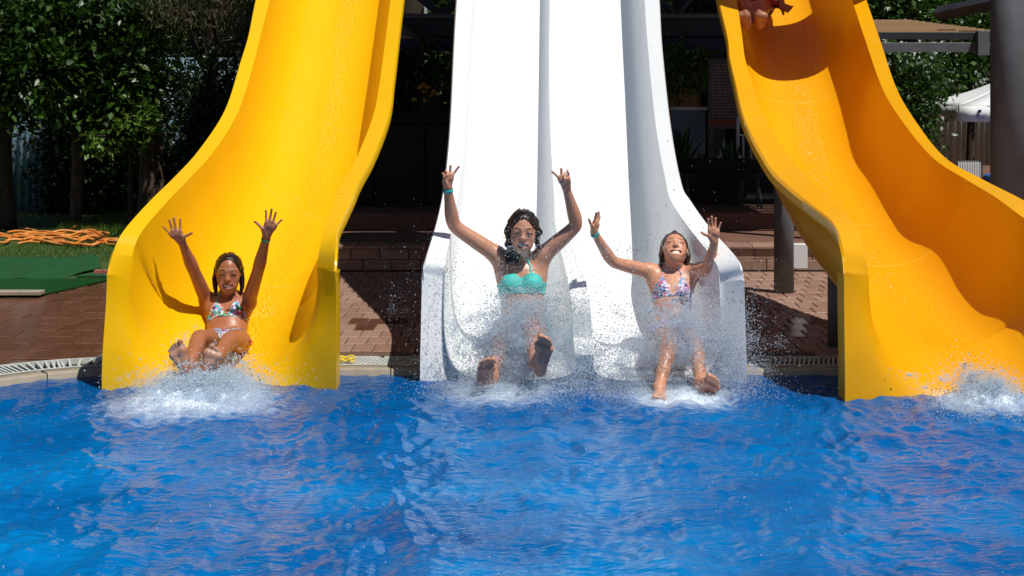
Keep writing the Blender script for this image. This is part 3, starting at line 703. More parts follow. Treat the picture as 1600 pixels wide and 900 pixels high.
def finish(B, name, label, group, base, skin, paint, it=1):
    V = B.volume(); v, f = nets(V, B.lo, B.h); v = relax(v, f, it, .4)
    root = empty(name, tuple(base)); tag(root, label, 'person', group); org = np.array(base, float)
    me = fromnp('body', v - org, f, True); n_ = len(v); colr = np.zeros((n_, 3)); wt = np.zeros(n_)
    for (c, r, R, col, s) in paint:
        q = ((v - c) @ R.T) / r; d = np.linalg.norm(q, axis=1); t = np.clip((1.15 - d) / .3, 0, 1) * s
        if col is None: t = np.clip(1 - d, 0, 1) * s; col = (.42, .13, .08)
        tt = t[:, None]; colr = colr * (1 - tt) + np.array(col) * tt if False else np.where(tt > 0, (colr * wt[:, None] * (1 - tt) + np.array(col) * tt) / np.maximum(wt[:, None] * (1 - tt) + tt, 1e-6), colr); wt = wt * (1 - t) + t
    cattr(me, 'tint', colr); fattr(me, 'tw', wt); link('body', me, skin, root); return root, org
def wrap(B, root, org, name, m, lo, hi, region, t=.0035):
    """a garment: the skin pushed out by t inside a region"""
    V, g, l0 = B.sub(lo, hi); D = np.maximum(V - t, region(g)).astype(np.float32)
    D[[0, -1]] = 1; D[:, [0, -1]] = 1; D[:, :, [0, -1]] = 1
    v, f = nets(D, l0, B.h); v = relax(v, f, 1, .3); return link(name, fromnp(name, v - org, f, True), m, root)
def proj(fr, c):
    return lambda g: tuple(((g - c) @ ax) for ax in (fr.r, fr.f, fr.up))
def poly(x, y, pts):
    """distance-like field of a convex polygon given counter-clockwise"""
    d = np.full(x.shape, -1e9)
    for (x0, y0), (x1, y1) in zip(pts, pts[1:] + pts[:1]):
        ex, ey = x1 - x0, y1 - y0; l = math.hypot(ex, ey); d = np.maximum(d, ((x - x0) * ey - (y - y0) * ex) / l)
    return d
def seg(x, y, a, b, r):
    bx_, by = b[0] - a[0], b[1] - a[1]; t = np.clip(((x - a[0]) * bx_ + (y - a[1]) * by) / (bx_ * bx_ + by * by), 0, 1)
    return np.hypot(x - a[0] - t * bx_, y - a[1] - t * by) - r
def wristband(root, org, w, e, r, m, wide=.007):
    w, e = np.array(w), np.array(e); ax = nrm(w - e); c = w - ax * .012; ref = nrm(np.cross(ax, (0, 1., 0))); r2 = np.cross(ax, ref); V = []; n_ = 24
    for rr, z in ((r, -wide), (r + .0025, -wide), (r + .0025, wide), (r, wide)): V += [c + ax * z + rr * (math.cos(t) * ref + math.sin(t) * r2) for t in np.linspace(0, 2 * math.pi, n_, False)]
    fs = [(j * n_ + i, j * n_ + (i + 1) % n_, ((j + 1) % 4) * n_ + (i + 1) % n_, ((j + 1) % 4) * n_ + i) for j in range(4) for i in range(n_)]
    o = MB().add(V, fs).build('wristband', m, root, True); o.location = -org
def hairdo(B0, root, org, c, fr, h, m, strands, seed, loose=.02, face=(.33, .50, .45), fz=-.14, puff=0, groove=.0011):
    """skull cap cut at the hairline plus wet locks"""
    H_ = Body(.0036); q = lambda a, b, d: fr.at(c, a * h, b * h, d * h); r_ = np.random.default_rng(seed)
    H_.ell(q(0, -.07, .13), fr.R, np.array((.355 + puff, .43, .395 + puff * .6)) * h, .01); H_.ell(q(0, -.2, -.10), fr.R, np.array((.30, .26, .32)) * h, .02)
    H_.ell(q(0, .47, fz), fr.R, np.array((face[0], face[1], face[2])) * h, .012, -1)
    for k in range(46):
        a = r_.uniform(-1, 1) * 1.45; x0 = math.sin(a) * .33; z0 = .14 + .36 * math.cos(a); x1 = math.sin(a) * (.37 + puff)
        H_.chain([q(x0 * .25, .16 - .1 * abs(a), .50 - .02 * abs(a)), q(x0, .04 - .25 * r_.random(), z0 + .012), q(x1, -.05 - .3 * r_.random(), z0 * .4), q(x1 * .85 + r_.normal(0, .02), -.15 - .2 * r_.random(), -.25)], [.004, .006, .006, .005], .004)
    for st in strands: H_.chain([q(*p) if len(p) == 3 else p for p in st[0]], st[1], .004)
    V = H_.volume(); Q_, g, _ = H_.sub(H_.lo, H_.lo + H_.h * (H_.n - 1)); qq = g - c; xx, yy, zz = qq @ fr.r, qq @ fr.f, qq @ fr.up; an = np.arctan2(xx, -yy + .3 * h)
    V = (V + groove * (np.sin(an * 24 + 2.5 * np.sin(zz * 38 + an * 3)) + .6 * np.sin(an * 41 - 3 * np.sin(zz * 27)))).astype(np.float32)
    v, f = nets(V, H_.lo, H_.h); v = relax(v, f, 1, .3); link('hair', fromnp('hair', v - org, f, True), m, root)
GP = 'girls riding down the slides with raised arms'

# ---- the girl on the left slide
M['skinA'] = skin_mat('tanned_skin', (.40, .150, .068), (.32, .105, .045)); B = Body(); pt = []
hip, neck = P(354, 540, 9.22), P(357, 461, 9.44); sL, sR = P(324, 471, 9.42), P(388, 472, 9.42)
fr, a_, L_ = torso(B, hip, neck, sL, sR, .112, .100, .118, .075, .033, .036)
hd = P(357, 427, 9.36); hf = Frame((0.02, -.10, 1), (1, .10, 0)); hA_ = .214
B.cap(neck - np.array((0, 0, .02)), hd - hf.up * .06, .043, .040, .03); ex = head(B, hd, hf, hA_, 1.0, pt)
eL, wL = P(303, 423, 9.26), P(285, 380, 9.13); eR, wR = P(403, 424, 9.26), P(416, 371, 9.13)
arm(B, sL, eL, wL, .040, .033, .033, .021); arm(B, sR, eR, wR, .040, .033, .033, .021)
Q = lambda x, y, d=9.10: P(x, y, d)
hand(B, wL, [[Q(281.5, 361), Q(281.5, 343)], [Q(275, 360), Q(271.5, 341, 9.09)], [Q(269.5, 361), Q(264.5, 344)], [Q(265.5, 365), Q(255, 354.5)], [Q(287, 370, 9.10), Q(293, 367.5), Q(299.5, 364.5)]], .0075, .019)
hand(B, wR, [[Q(416, 347.5), Q(415.5, 329)], [Q(421, 345.5), Q(424.5, 327, 9.09)], [Q(426.5, 347), Q(431, 332)], [Q(431.5, 351.5), Q(440.5, 343.5)], [Q(410, 357), Q(404, 351), Q(398.5, 346.5)]], .0075, .019)
kL, aL = P(311, 528, 8.86), P(296, 571, 8.60); kR, aR = P(360, 531, 8.90), P(330, 570, 8.60)
leg(B, P(335, 534, 9.16), kL, aL, .066, .044, .042, .026); leg(B, P(372, 534, 9.16), kR, aR, .070, .046, .042, .026)
Q = lambda x, y, d=8.52: P(x, y, d)
foot(B, aL, Q(290, 577), Q(285.5, 548), Q(271, 556), [Q(281.5, 534.5), Q(274.5, 537.5), Q(270.5, 540.5), Q(267.5, 544), Q(265, 548)], .021)
foot(B, aR, Q(321, 576), Q(325, 552), Q(341, 557), [Q(331, 541), Q(337.5, 545), Q(341, 547.5), Q(343, 550.5), Q(344.5, 554)], .021)
for c_ in (Q(277, 560), Q(331, 562)): pt.append((c_, np.array((.06, .035, .085)), np.eye(3), (.50, .29, .20), .85))
for c_ in (P(275, 358, 9.08), P(421, 345, 9.08)): pt.append((c_, np.array((.09, .02, .10)), np.eye(3), (.46, .21, .13), .6))
root, org = finish(B, 'person', 'tanned girl in a patterned triangle bikini sliding down the yellow slide with open hands raised', GP, (hip[0], hip[1], 0), M['skinA'], pt); ex(root, org)
pj = proj(fr, a_(.60, 0, 0)); lo, hi = a_(.55, 0, 0) - .22, a_(.55, 0, 0) + .22
def topA(g):
    x, y, z = pj(g); d = seg(x, z, (-.2, -.052), (.2, -.052), .005)
    for s in (-1, 1):
        pl = [(s * .004, -.040), (s * .095, -.062), (s * .112, -.035), (s * .055, .062)]; pl = pl if s > 0 else pl[::-1]
        d = np.minimum(d, np.maximum(poly(x, z, pl), -y)); d = np.minimum(d, np.maximum(np.maximum(seg(x, z, (s * .055, .055), (s * .035, .118), .004), -y), y - .10))
    return d
wrap(B, root, org, 'bikini_top', M['printA'], lo, hi, topA)
pj2 = proj(fr, a_(.02, 0, 0))
def botA(g):
    x, y, z = pj2(g); d = np.maximum(poly(x, z, [(0, -.10), (.078, .035), (-.078, .035)]), -y); d = np.minimum(d, np.maximum(poly(x, z, [(-.03, -.13), (.03, -.13), (.10, .03), (-.10, .03)]), y)); return np.minimum(d, seg(x, z, (-.2, .04), (.2, .04), .006))
wrap(B, root, org, 'bikini_bottom', M['printA'], a_(0, 0, 0) - .2, a_(0, 0, 0) + .2, botA)
mb = MB(); t0 = P(384, 529, 9.14)
for dx, dz in ((.012, -.03), (.03, -.035), (.022, -.012), (.035, -.02)): mb.tube([t0, t0 + np.array((dx, -.02, dz * .5)), t0 + np.array((dx * 1.1, -.02, dz))], .0035, 6)
o = mb.build('side_tie', M['redcord'], root, True); o.location = -org
wristband(root, org, wR, eR, .0225, M['band_g'])
hairdo(B, root, org, hd, hf, hA_, M['hair'], [([( s * .34, -.02, .1), (s * .37, .0, -.15), (s * .36, .02, -.38), (s * .33, .05, -.56)], [.010, .012, .010, .004]) for s in (-1, 1)] + [([(s * .3, -.1, 0), (s * .34, -.06, -.3), (s * (.30 + j * .02), -.02, -.62)], [.012, .012, .004]) for s in (-1, 1) for j in range(3)], 3, face=(.315, .52, .56), fz=-.09)

# ---- the young woman in the left lane of the white slide
M['skinB'] = skin_mat('fair_tanned_skin', (.58, .28, .175), (.50, .215, .13)); B = Body(); pt = []
hip, neck = P(817, 512, 9.20), P(814, 404, 9.32); sL, sR = P(776, 398, 9.30), P(849, 398, 9.30)
fr, a_, L_ = torso(B, hip, neck, sL, sR, .122, .108, .145, .082, .052, .040)
hd = P(817, 362, 9.24); hf = Frame((.04, -.12, 1), (1, .0, .05)); hB = .232
B.cap(neck - np.array((0, 0, .02)), hd - hf.up * .07, .050, .046, .03); ex = head(B, hd, hf, hB, .9, pt)
eL, wL = P(708, 353, 9.26), P(699.5, 294, 9.18); eR, wR = P(902, 352, 9.26), P(885.5, 296, 9.18)
arm(B, sL, eL, wL, .047, .037, .036, .0225); arm(B, sR, eR, wR, .047, .037, .036, .0225)
Q = lambda x, y, d=9.16: P(x, y, d)
hand(B, wL, [[Q(706.5, 274), Q(717, 260.5)], [Q(703, 273), Q(704, 259.5)], [Q(699, 274), Q(697, 267, 9.13), Q(699.5, 272, 9.115)], [Q(695, 277), Q(692, 271, 9.13), Q(696, 276, 9.115)], [Q(694, 284, 9.14), Q(694.5, 277.5, 9.11), Q(699, 274, 9.105)]], .0085, .022)
hand(B, wR, [[Q(873.5, 277.5), Q(863, 268.5)], [Q(878, 275.5), Q(877, 264)], [Q(883, 276), Q(883.5, 271, 9.13), Q(882, 277, 9.115)], [Q(888.5, 279), Q(888.5, 272), Q(886, 266.5, 9.14)], [Q(889, 284, 9.14), Q(887, 279, 9.12), Q(882.5, 280, 9.105)]], .0085, .022)
kL, aL = P(785, 520, 8.80), P(768, 590, 8.52); kR, aR = P(832, 512, 8.82), P(838, 566, 8.50)
leg(B, P(799, 518, 9.15), kL, aL, .088, .060, .052, .034); leg(B, P(836, 518, 9.15), kR, aR, .088, .060, .052, .034)
Q = lambda x, y, d=8.42: P(x, y, d)
foot(B, aL, Q(752.5, 604, 8.52), Q(766.5, 573, 8.40), Q(753.5, 575, 8.40), [Q(770.5, 562, 8.37), Q(763, 561, 8.35), Q(758.5, 562.5, 8.35), Q(754.5, 564.5, 8.35), Q(751, 567.5, 8.36)], .023)
foot(B, aR, Q(844, 579, 8.52), Q(843.5, 538, 8.40), Q(858, 545, 8.40), [Q(844.5, 525.5, 8.36), Q(850.5, 527, 8.35), Q(855, 529, 8.35), Q(858.5, 532, 8.35), Q(861, 536.5, 8.36)], .023)
for c_ in (Q(759, 585), Q(849, 552)): pt.append((c_, np.array((.07, .035, .115)), np.eye(3), (.26, .14, .11), .6))  # soles painted darker: wet skin plus the shade on them, in the tint
root, org = finish(B, 'person', 'dark haired young woman in a turquoise bikini making two peace signs', GP, (hip[0], hip[1], 0), M['skinB'], pt); ex(root, org)
pj = proj(fr, a_(.60, 0, 0))
def topB(g):
    x, y, z = pj(g); d = np.abs(z + .022) - .032
    for s in (-1, 1): d = np.minimum(d, np.maximum(np.hypot((x - s * .056) / .062, (z - .004) / .052) * .055 - .055, -y))
    d = np.maximum(d, -(np.hypot(x / 1.0, z - .062) - .030)); d = np.where(y < -.02, np.abs(z + .03) - .014, d)
    return np.minimum(d, np.maximum(np.maximum(seg(x, z, (.062, .04), (.036, .140), .0045), -y), y - .10))
wrap(B, root, org, 'bikini_top', M['turq'], a_(.6, 0, 0) - .22, a_(.6, 0, 0) + .22, topB, .005)
pj2 = proj(fr, a_(.02, 0, 0))
wrap(B, root, org, 'bikini_bottom', M['turq'], a_(0, 0, 0) - .22, a_(0, 0, 0) + .22, lambda g: (lambda x, y, z: np.maximum(np.abs(z + .02) - .06, np.abs(x) - .2))(*pj2(g)))
wristband(root, org, wL, eL, .026, M['band'], .008)
r_ = np.random.default_rng(4); SS = []
for s in (-1, 1):
    for j in range(9):
        x = s * (.31 + .05 * r_.random()); SS.append(([(s * .30, -.1 + .1 * r_.random(), .25), (x * 1.08, .02 + .1 * r_.random(), .0), (x * .98, r_.uniform(-.1, .08), -.2), (x * 1.1 + s * .03 * r_.random(), r_.uniform(-.1, .1), -.36)], [.013, .014, .011, .004]))
for j in range(13):
    u_ = j / 12; SS.append(([(-.24, -.12, -.3), (-.28 - .03 * u_, .04, -.46), (-.36 + .24 * u_, .10 + .03 * u_, -.56), (-.40 + .32 * u_ + r_.normal(0, .03), .17, -.66 - .08 * r_.random())], [.014, .014, .012, .006]))
SS += [([(-.36, .08, -.1), (-.44, .08, -.15), (-.42, .08, -.26)], [.006, .005, .003]), ([(.36, .02, .08), (.44, .02, .03), (.46, .02, -.05)], [.006, .005, .003])]
hairdo(B, root, org, hd, hf, hB, M['hair'], SS, 9, face=(.285, .54, .53), fz=-.145, puff=.0, groove=.0024)

# ---- the girl in the right lane of the white slide
M['skinC'] = skin_mat('fair_skin', (.66, .31, .18), (.58, .24, .13)); B = Body(); pt = []
hip, neck = P(1052, 520, 9.12), P(1048, 420, 9.34); sL, sR = P(1016, 424, 9.32), P(1082, 425, 9.32)
fr, a_, L_ = torso(B, hip, neck, sL, sR, .106, .094, .110, .072, .030, .037)
hd = P(1054, 391, 9.33); hf = Frame((.05, .72, 1), (1, -.02, -.03)); hC = .210
B.cap(neck - np.array((0, 0, .02)), hd - hf.up * .05, .044, .044, .03); ex = head(B, hd, hf, hC, .75, pt, True)
eL, wL = P(957, 410, 9.22), P(928, 363, 9.12); eR, wR = P(1108, 419, 9.14), P(1116, 379, 9.04)
arm(B, sL, eL, wL, .040, .032, .031, .020); arm(B, sR, eR, wR, .041, .035, .033, .021)
Q = lambda x, y, d=9.02: P(x, y, d)
hand(B, wR, [[Q(1108.5, 359), Q(1106.5, 342.5)], [Q(1113, 357.5), Q(1112, 339, 9.01)], [Q(1117.5, 358.5), Q(1118, 341.5)], [Q(1121.5, 362), Q(1126, 348.5)], [Q(1108, 369), Q(1102, 366.5), Q(1096.5, 363.5)]], .0078, .019)
Q = lambda x, y, d=9.10: P(x, y, d)
hand(B, wL, [[Q(929, 346, 9.08), Q(931.5, 332.5, 9.06)], [Q(931.5, 345.5), Q(935.5, 331.5)], [Q(933.5, 347, 9.12), Q(936, 334.5, 9.13)], [Q(934, 350, 9.14), Q(937.5, 339, 9.15)], [Q(925, 353, 9.07), Q(922, 348, 9.05), Q(920.5, 343, 9.04)]], .0078, .019)
kL, aL = P(1047, 533, 8.74), P(1030, 606, 8.52); kR, aR = P(1083, 528, 8.80), P(1096, 598, 8.56)
leg(B, P(1036, 524, 9.07), kL, aL, .074, .050, .044, .028); leg(B, P(1069, 524, 9.07), kR, aR, .074, .050, .046, .028)
Q = lambda x, y, d=8.44: P(x, y, d)
foot(B, aL, P(1031, 617, 8.56), P(1035, 622, 8.42), P(1023, 622, 8.42), [P(1037, 622, 8.36), P(1032, 622, 8.355), P(1028, 622, 8.36), P(1024, 621.5, 8.37), P(1020.5, 621, 8.38)], .019)
foot(B, aR, Q(1101, 622, 8.54), Q(1103, 597, 8.43), Q(1119, 605, 8.43), [Q(1108, 587, 8.40), Q(1113.5, 589, 8.39), Q(1117, 591, 8.39), Q(1120, 594, 8.39), Q(1122, 598, 8.40)], .022)
for c_ in (Q(1109, 604),): pt.append((c_, np.array((.07, .035, .095)), np.eye(3), (.26, .14, .11), .6))  # upturned sole darkened in the tint for wet and shade
root, org = finish(B, 'person', 'girl in a floral bikini with head thrown back and eyes shut on the white slide', GP, (hip[0], hip[1], 0), M['skinC'], pt); ex(root, org)
pj = proj(fr, a_(.62, 0, 0))
def topC(g):
    x, y, z = pj(g); d = seg(x, z, (-.2, -.05), (.2, -.05), .006)
    for s in (-1, 1):
        pl = [(s * .006, -.055), (s * .10, -.055), (s * .112, -.02), (s * .060, .072), (s * .045, .06)]; pl = pl if s > 0 else pl[::-1]
        d = np.minimum(d, np.maximum(poly(x, z, pl), -y)); d = np.minimum(d, np.maximum(np.maximum(seg(x, z, (s * .055, .06), (s * .040, .125), .004), -y), y - .10))
    return d
wrap(B, root, org, 'bikini_top', M['printC'], a_(.6, 0, 0) - .22, a_(.6, 0, 0) + .22, topC, .0045)
pj2 = proj(fr, a_(.02, 0, 0))
wrap(B, root, org, 'bikini_bottom', M['printC'], a_(0, 0, 0) - .2, a_(0, 0, 0) + .2, lambda g: (lambda x, y, z: np.maximum(np.abs(z + .02) - .05, np.abs(x) - .2))(*pj2(g)))
wristband(root, org, wL, eL, .0225, M['band'], .008)
hairdo(B, root, org, hd, hf, hC, M['hair_b'], [([(s * .33, -.05, .1), (s * .36, -.02, -.15), (s * .35, -.12 - .04 * j, -.34), (s * (.38 + .05 * j), -.2 - .03 * j, -.50)], [.011, .012, .010, .004]) for s in (-1, 1) for j in range(4)], 5, face=(.31, .54, .53), fz=-.12)

# ---- the man lying in the top of the right slide, and the tunnel hood he comes out of
C2 = G2 + O2; ihd = 80 + 0
Vh = []; 
for i in range(ihd, ihd + 9):
    A, Bq = C2[i, 2], C2[i, -3]; md_ = (A + Bq) / 2; tt = nrm((C2[i+1, 2] + C2[i+1, -3]) / 2 - md_); up = np.cross(Bq - A, tt); up = nrm(up); up = up if up[2] > 0 else -up
    Vh.append([md_ - (Bq - A) / 2 * math.cos(t) * 1.02 + up * .52 * math.sin(t) for t in np.linspace(0, math.pi, 22)])
Vh = np.array(Vh); o = link('tunnel_hood', fromnp('tunnel_hood', Vh.reshape(-1, 3) - O2, grid_faces(len(Vh), 22), True), M['amber'], s2); md = o.modifiers.new('thick', 'SOLIDIFY'); md.thickness = .012
M['skinD'] = skin_mat('shaded_tan_skin', (.38, .16, .085), (.30, .12, .06)); B = Body(.0055); pt = []
fl = lambda k, s: C2[k, 3 + int(s * 39)]
hipm = P(1174, 8, 12.4); nk = P(1182, -62, 12.85); sLm, sRm = P(1160, -52, 12.8), P(1206, -50, 12.75)
fr, a_, L_ = torso(B, hipm, nk, sLm, sRm, .14, .12, .14, .09, 0, .05); hd = nk + np.array((0, -.05, .16)); hf = Frame((0, -.2, 1), (1, 0, 0)); B.cap(nk, hd, .055, .05, .03); ex = head(B, hd, hf, .235, .2, pt)
arm(B, sRm, P(1214, -8, 12.55), P(1222, 10, 12.3), .052, .042, .038, .028); arm(B, sLm, P(1152, -14, 12.6), P(1158, 12, 12.3), .052, .042, .038, .028)
w = P(1222, 10, 12.3); hand(B, w, [[P(1226 + 2.2 * j, 15 - 1.5 * j, 12.24), P(1231 + 2.6 * j, 19 - 3 * j, 12.2)] for j in range(4)] + [[P(1223, 16, 12.23), P(1224, 22, 12.2)]], .010, .026)
w = P(1158, 12, 12.3); hand(B, w, [[P(1156 + 2 * j, 19, 12.24), P(1155 + 2.5 * j, 27, 12.2)] for j in range(4)] + [[P(1163, 17, 12.22), P(1167, 20, 12.2)]], .010, .026)
for s, kx in ((-1, 1165), (1, 1186)): leg(B, hipm + np.array((s * .08, -.03, -.0)), P(kx, 16, 12.1), P(kx + 2, 33, 11.8), .08, .058, .05, .036); foot(B, P(kx + 2, 33, 11.8), P(kx + 2, 37, 11.75), P(kx, 24, 11.7), P(kx + s * 8, 25, 11.7), [P(kx + s * 2.2 * j, 19 + j, 11.69) for j in range(5)], .028)
root, org = finish(B, 'person', 'person in patterned swim shorts coming out of the top of the right slide', None, (hipm[0], hipm[1], 0), M['skinD'], pt); ex(root, org)
pj3 = proj(fr, a_(.0, 0, 0))
wrap(B, root, org, 'swim_shorts', M['swim'], hipm - .3, hipm + .25, lambda g: (lambda x, y, z: np.maximum(np.abs(z) - .11, np.abs(x) - .2))(*pj3(g)), .008)
hairdo(B, root, org, hd, hf, .235, M['hair'], [], 12)

# ------------------------------------------------------------------ water in the air
def droplets(c, r, m, name, parent=None, kind='stuff', label=None, cat=None, tet=False):
    n = len(c); o6 = np.array([(1,0,0),(-1,0,0),(0,1,0),(0,-1,0),(0,0,1),(0,0,-1)], float); f8 = np.array([(0,2,4),(2,1,4),(1,3,4),(3,0,4),(2,0,5),(1,2,5),(3,1,5),(0,3,5)])
    if tet: o6 = nrm(np.array([(1,1,1),(-1,-1,1),(-1,1,-1),(1,-1,-1)], float)) * 1.25; f8 = np.array([(0,1,2),(0,3,1),(0,2,3),(1,3,2)])
    sc = rng.uniform(.7, 1.35, (n, 1, 3)); k6 = len(o6); V = c[:, None] + o6[None] * r[:, None, None] * sc
    me = fromnp(name, V.reshape(-1, 3), (f8[None] + k6 * np.arange(n)[:, None, None]).reshape(-1, 3), True); o = link(name, me, m, parent); o['kind'] = kind
    if label: tag(o, label, cat)
    return o
m = mat('water_drop', (.9, .95, 1), .05, .5); n = N(m); tp_ = n.new('ShaderNodeBsdfTransparent'); tp_.inputs[0].default_value = (.86, .92, .96, 1); gl = n.new('ShaderNodeBsdfGlossy'); gl.inputs['Roughness'].default_value = .08; lw = n.new('ShaderNodeFresnel'); lw.inputs[0].default_value = 1.6; mx = n.new('ShaderNodeMixShader')
n.ln(n.math('ADD', lw.outputs[0], .12), mx.inputs[0]); n.ln(tp_.outputs[0], mx.inputs[1]); n.ln(gl.outputs[0], mx.inputs[2]); n.ln(mx.outputs[0], n.t.nodes['Material Output'].inputs[0]); M['drop'] = m
m = mat('spray_mist', (.82, .91, 1), .35, .5); n = N(m); t_ = n.new('ShaderNodeBsdfTranslucent'); t_.inputs[0].default_value = (.84, .93, 1, 1); mx = n.new('ShaderNodeMixShader'); mx.inputs[0].default_value = .45
n.ln(n.b.outputs[0], mx.inputs[1]); n.ln(t_.outputs[0], mx.inputs[2]); tp_ = n.new('ShaderNodeBsdfTransparent'); m2 = n.new('ShaderNodeMixShader'); m2.inputs[0].default_value = .25; n.ln(mx.outputs[0], m2.inputs[1]); n.ln(tp_.outputs[0], m2.inputs[2]); n.ln(m2.outputs[0], n.t.nodes['Material Output'].inputs[0]); M['mist'] = m
def cloud(specs, rmin, rmax, p=2.2):
    """specs: (px, py, depth, sd px, sd py, sd depth, count[, clumps])"""
    C_, R_ = [], []
    for (px, py, d, sx, sy, sd, cnt) in specs:
        k = max(4, cnt // 260); cc = rng.normal(0, .85, (k, 3)); j = rng.integers(0, k, cnt); q = cc[j] + rng.normal(0, 1, (cnt, 3)) * rng.choice([.12, .3, .6, 1.0], (cnt, 1))
        c0 = P(px, py, d); s = d / F; c = c0 + q * np.array((sx * s, sd, sy * s)); c[:, 2] = np.where(c[:, 2] < .0, rng.uniform(0, .03, cnt), c[:, 2]); C_.append(c); R_.append(rmin + (rmax - rmin) * rng.random(cnt) ** p)
    return np.concatenate(C_), np.concatenate(R_)
def splash(name, label, base, mist, drops, big=.0036):
    root = empty(name, base); tag(root, label, 'splash')
    c, r = cloud([(*q[:6], int(q[6] * 1.5)) for q in mist], .0012, .0030, 1.2); droplets(c - np.array(base), r, M['mist'], 'mist', root, tet=True)
    c, r = cloud(drops, .0013, big, 2.6); h_ = int(len(c) * (.45 if big < .005 else .06)); droplets(c[:h_] - np.array(base), r[:h_], M['drop'], 'drops', root); droplets(c[h_:] - np.array(base), r[h_:] * .8, M['mist'], 'white_drops', root)
splash('splash', 'tall spray thrown up round the woman in the turquoise bikini', (-.05, 8.6, 0),
    [(806, 530, 8.74, 32, 28, .12, 21000), (820, 490, 8.88, 40, 22, .12, 8000), (780, 606, 8.55, 44, 8, .14, 8000), (880, 560, 8.78, 44, 36, .16, 8000), (740, 540, 8.7, 30, 34, .14, 3500)],
    [(805, 510, 8.75, 75, 55, .2, 5000), (880, 500, 8.8, 60, 60, .2, 3600), (725, 500, 8.75, 40, 60, .2, 1900), (815, 420, 8.95, 60, 50, .1, 1900), (900, 430, 8.9, 45, 50, .15, 2600), (940, 520, 8.8, 40, 40, .15, 2600), (770, 595, 8.5, 60, 14, .15, 3000)])
splash('splash', 'spray round the legs of the girl with her head thrown back', (.85, 8.55, 0),
    [(1075, 535, 8.70, 34, 26, .12, 9000), (1125, 550, 8.72, 28, 36, .12, 6500), (1065, 620, 8.5, 52, 7, .14, 7000), (985, 575, 8.72, 40, 30, .15, 6000), (1060, 495, 8.85, 36, 24, .12, 4500)],
    [(1060, 520, 8.75, 60, 60, .2, 4600), (970, 450, 8.9, 50, 60, .15, 2600), (1125, 520, 8.8, 45, 60, .2, 2600), (1205, 530, 8.7, 30, 40, .2, 700), (1065, 612, 8.5, 75, 12, .15, 3000), (1060, 440, 9.0, 60, 30, .1, 900)])
splash('splash', 'foamy white splash under the feet of the tanned girl', (-1.6, 8.5, 0),
    [(318, 603, 8.46, 40, 8, .12, 22000), (320, 594, 8.60, 34, 10, .1, 9000), (315, 628, 8.3, 46, 7, .16, 7000), (345, 575, 8.8, 22, 10, .08, 2600)],
    [(316, 600, 8.48, 42, 10, .12, 7000), (350, 572, 8.75, 26, 13, .12, 2000), (298, 540, 8.95, 13, 14, .06, 900), (315, 596, 8.4, 60, 18, .2, 1500)], .0060)
splash('splash', 'white splash where the right slide meets the pool', (2.4, 8.3, 0),
    [(1545, 616, 8.32, 22, 15, .1, 13000), (1540, 640, 8.15, 38, 7, .14, 8000)],
    [(1540, 608, 8.35, 24, 18, .12, 4000), (1450, 592, 8.4, 20, 8, .08, 500), (1540, 634, 8.2, 40, 8, .15, 2400)], .0060)

# ------------------------------------------------------------------ left lawn: hoses and mats
hb = empty('garden_hose', (-4.0, 16.0, DZ)); tag(hb, 'tangled orange hose lying in long loops on the lawn', 'hose')
r_ = np.random.default_rng(21); lv = DZ + .03
def gz(px, py): d = (H - lv) * F / (py - VH); return np.array(((px - 800) * d / F, d, lv))
lines = []
for k in range(10):
    y0 = 362 + k * 2.0; x0 = 8 + 30 * r_.random(); x1 = 190 - 34 * r_.random(); pts = [(x0, y0 + r_.normal(0, 2)), (x0 + 40, y0 - 2 + r_.normal(0, 2)), (x0 + 80, y0 + 1 + r_.normal(0, 2.5)), (x0 + 112, y0 - 4 + r_.normal(0, 2)), (x1, y0 + 6 + r_.normal(0, 2))]; lines.append((pts, .012, .025 + .009 * (k % 3)))
lines += [([(-20, 366), (20, 370), (60, 376), (110, 383), (150, 384), (150, 378), (120, 374)], .017, .03), ([(-20, 388), (10, 380), (22, 372), (60, 372), (100, 381)], .015, .04), ([(-10, 372), (30, 374), (80, 380), (140, 386)], .013, .03)]
for pts, r0, dz in lines:
    q = crom([gz(*p) for p in pts], 7); q[:, 2] += dz - .02 + .01 * np.sin(np.arange(len(q)) * .7); q = q - np.array((-4.0, 16.0, DZ)); MB().tube(q, r0, 7).build('hose_length', M['hose'], hb, True)
mt = empty('turf_mat', (-3.6, 13, DZ)); tag(mt, 'folded bright green artificial turf mat with a curled corner', 'mat')
xs_ = np.linspace(-5.2, 0, 46); V = []
dm = lambda v: (H - DZ) * F / (v - VH)
y0, y1 = dm(438), dm(411)
for j in range(12):
    y = y0 + (y1 - y0) * j / 11
    for i in range(46):
        u = i / 45; x = -5.2 + u * (1.60 + .22 * (1 - abs(j - 5) / 6)); z = .034 + .035 * math.exp(-((u - .80) / .035) ** 2) * (1 - j / 11) + .03 * math.exp(-((u - .97) / .05) ** 2) * (j / 11) + .006 * math.sin(u * 31 + j) + .02 * (j > 8)
        V.append((x + 3.6, y - 13, z * min(1, .35 + .2 * j)))
o = link('mat_sheet', fromnp('mat_sheet', V, grid_faces(12, 46), True), M['mat_green'], mt); md = o.modifiers.new('t', 'SOLIDIFY'); md.thickness = .012
mb = MB().add([(x + 3.6, y - 13, .012) for x, y in ((-3.45, y0 + .05), (-3.02, y0 + .02), (-3.3, y0 + .45))] + [(x + 3.6, y - 13, .03) for x, y in ((-3.45, y0 + .05), (-3.02, y0 + .02), (-3.3, y0 + .45))], [(0, 2, 1), (3, 4, 5), (0, 1, 4, 3), (1, 2, 5, 4), (2, 0, 3, 5)]); mb.build('mat_corner', M['mat_green'], mt)
ya, yb = dm(462), dm(439)
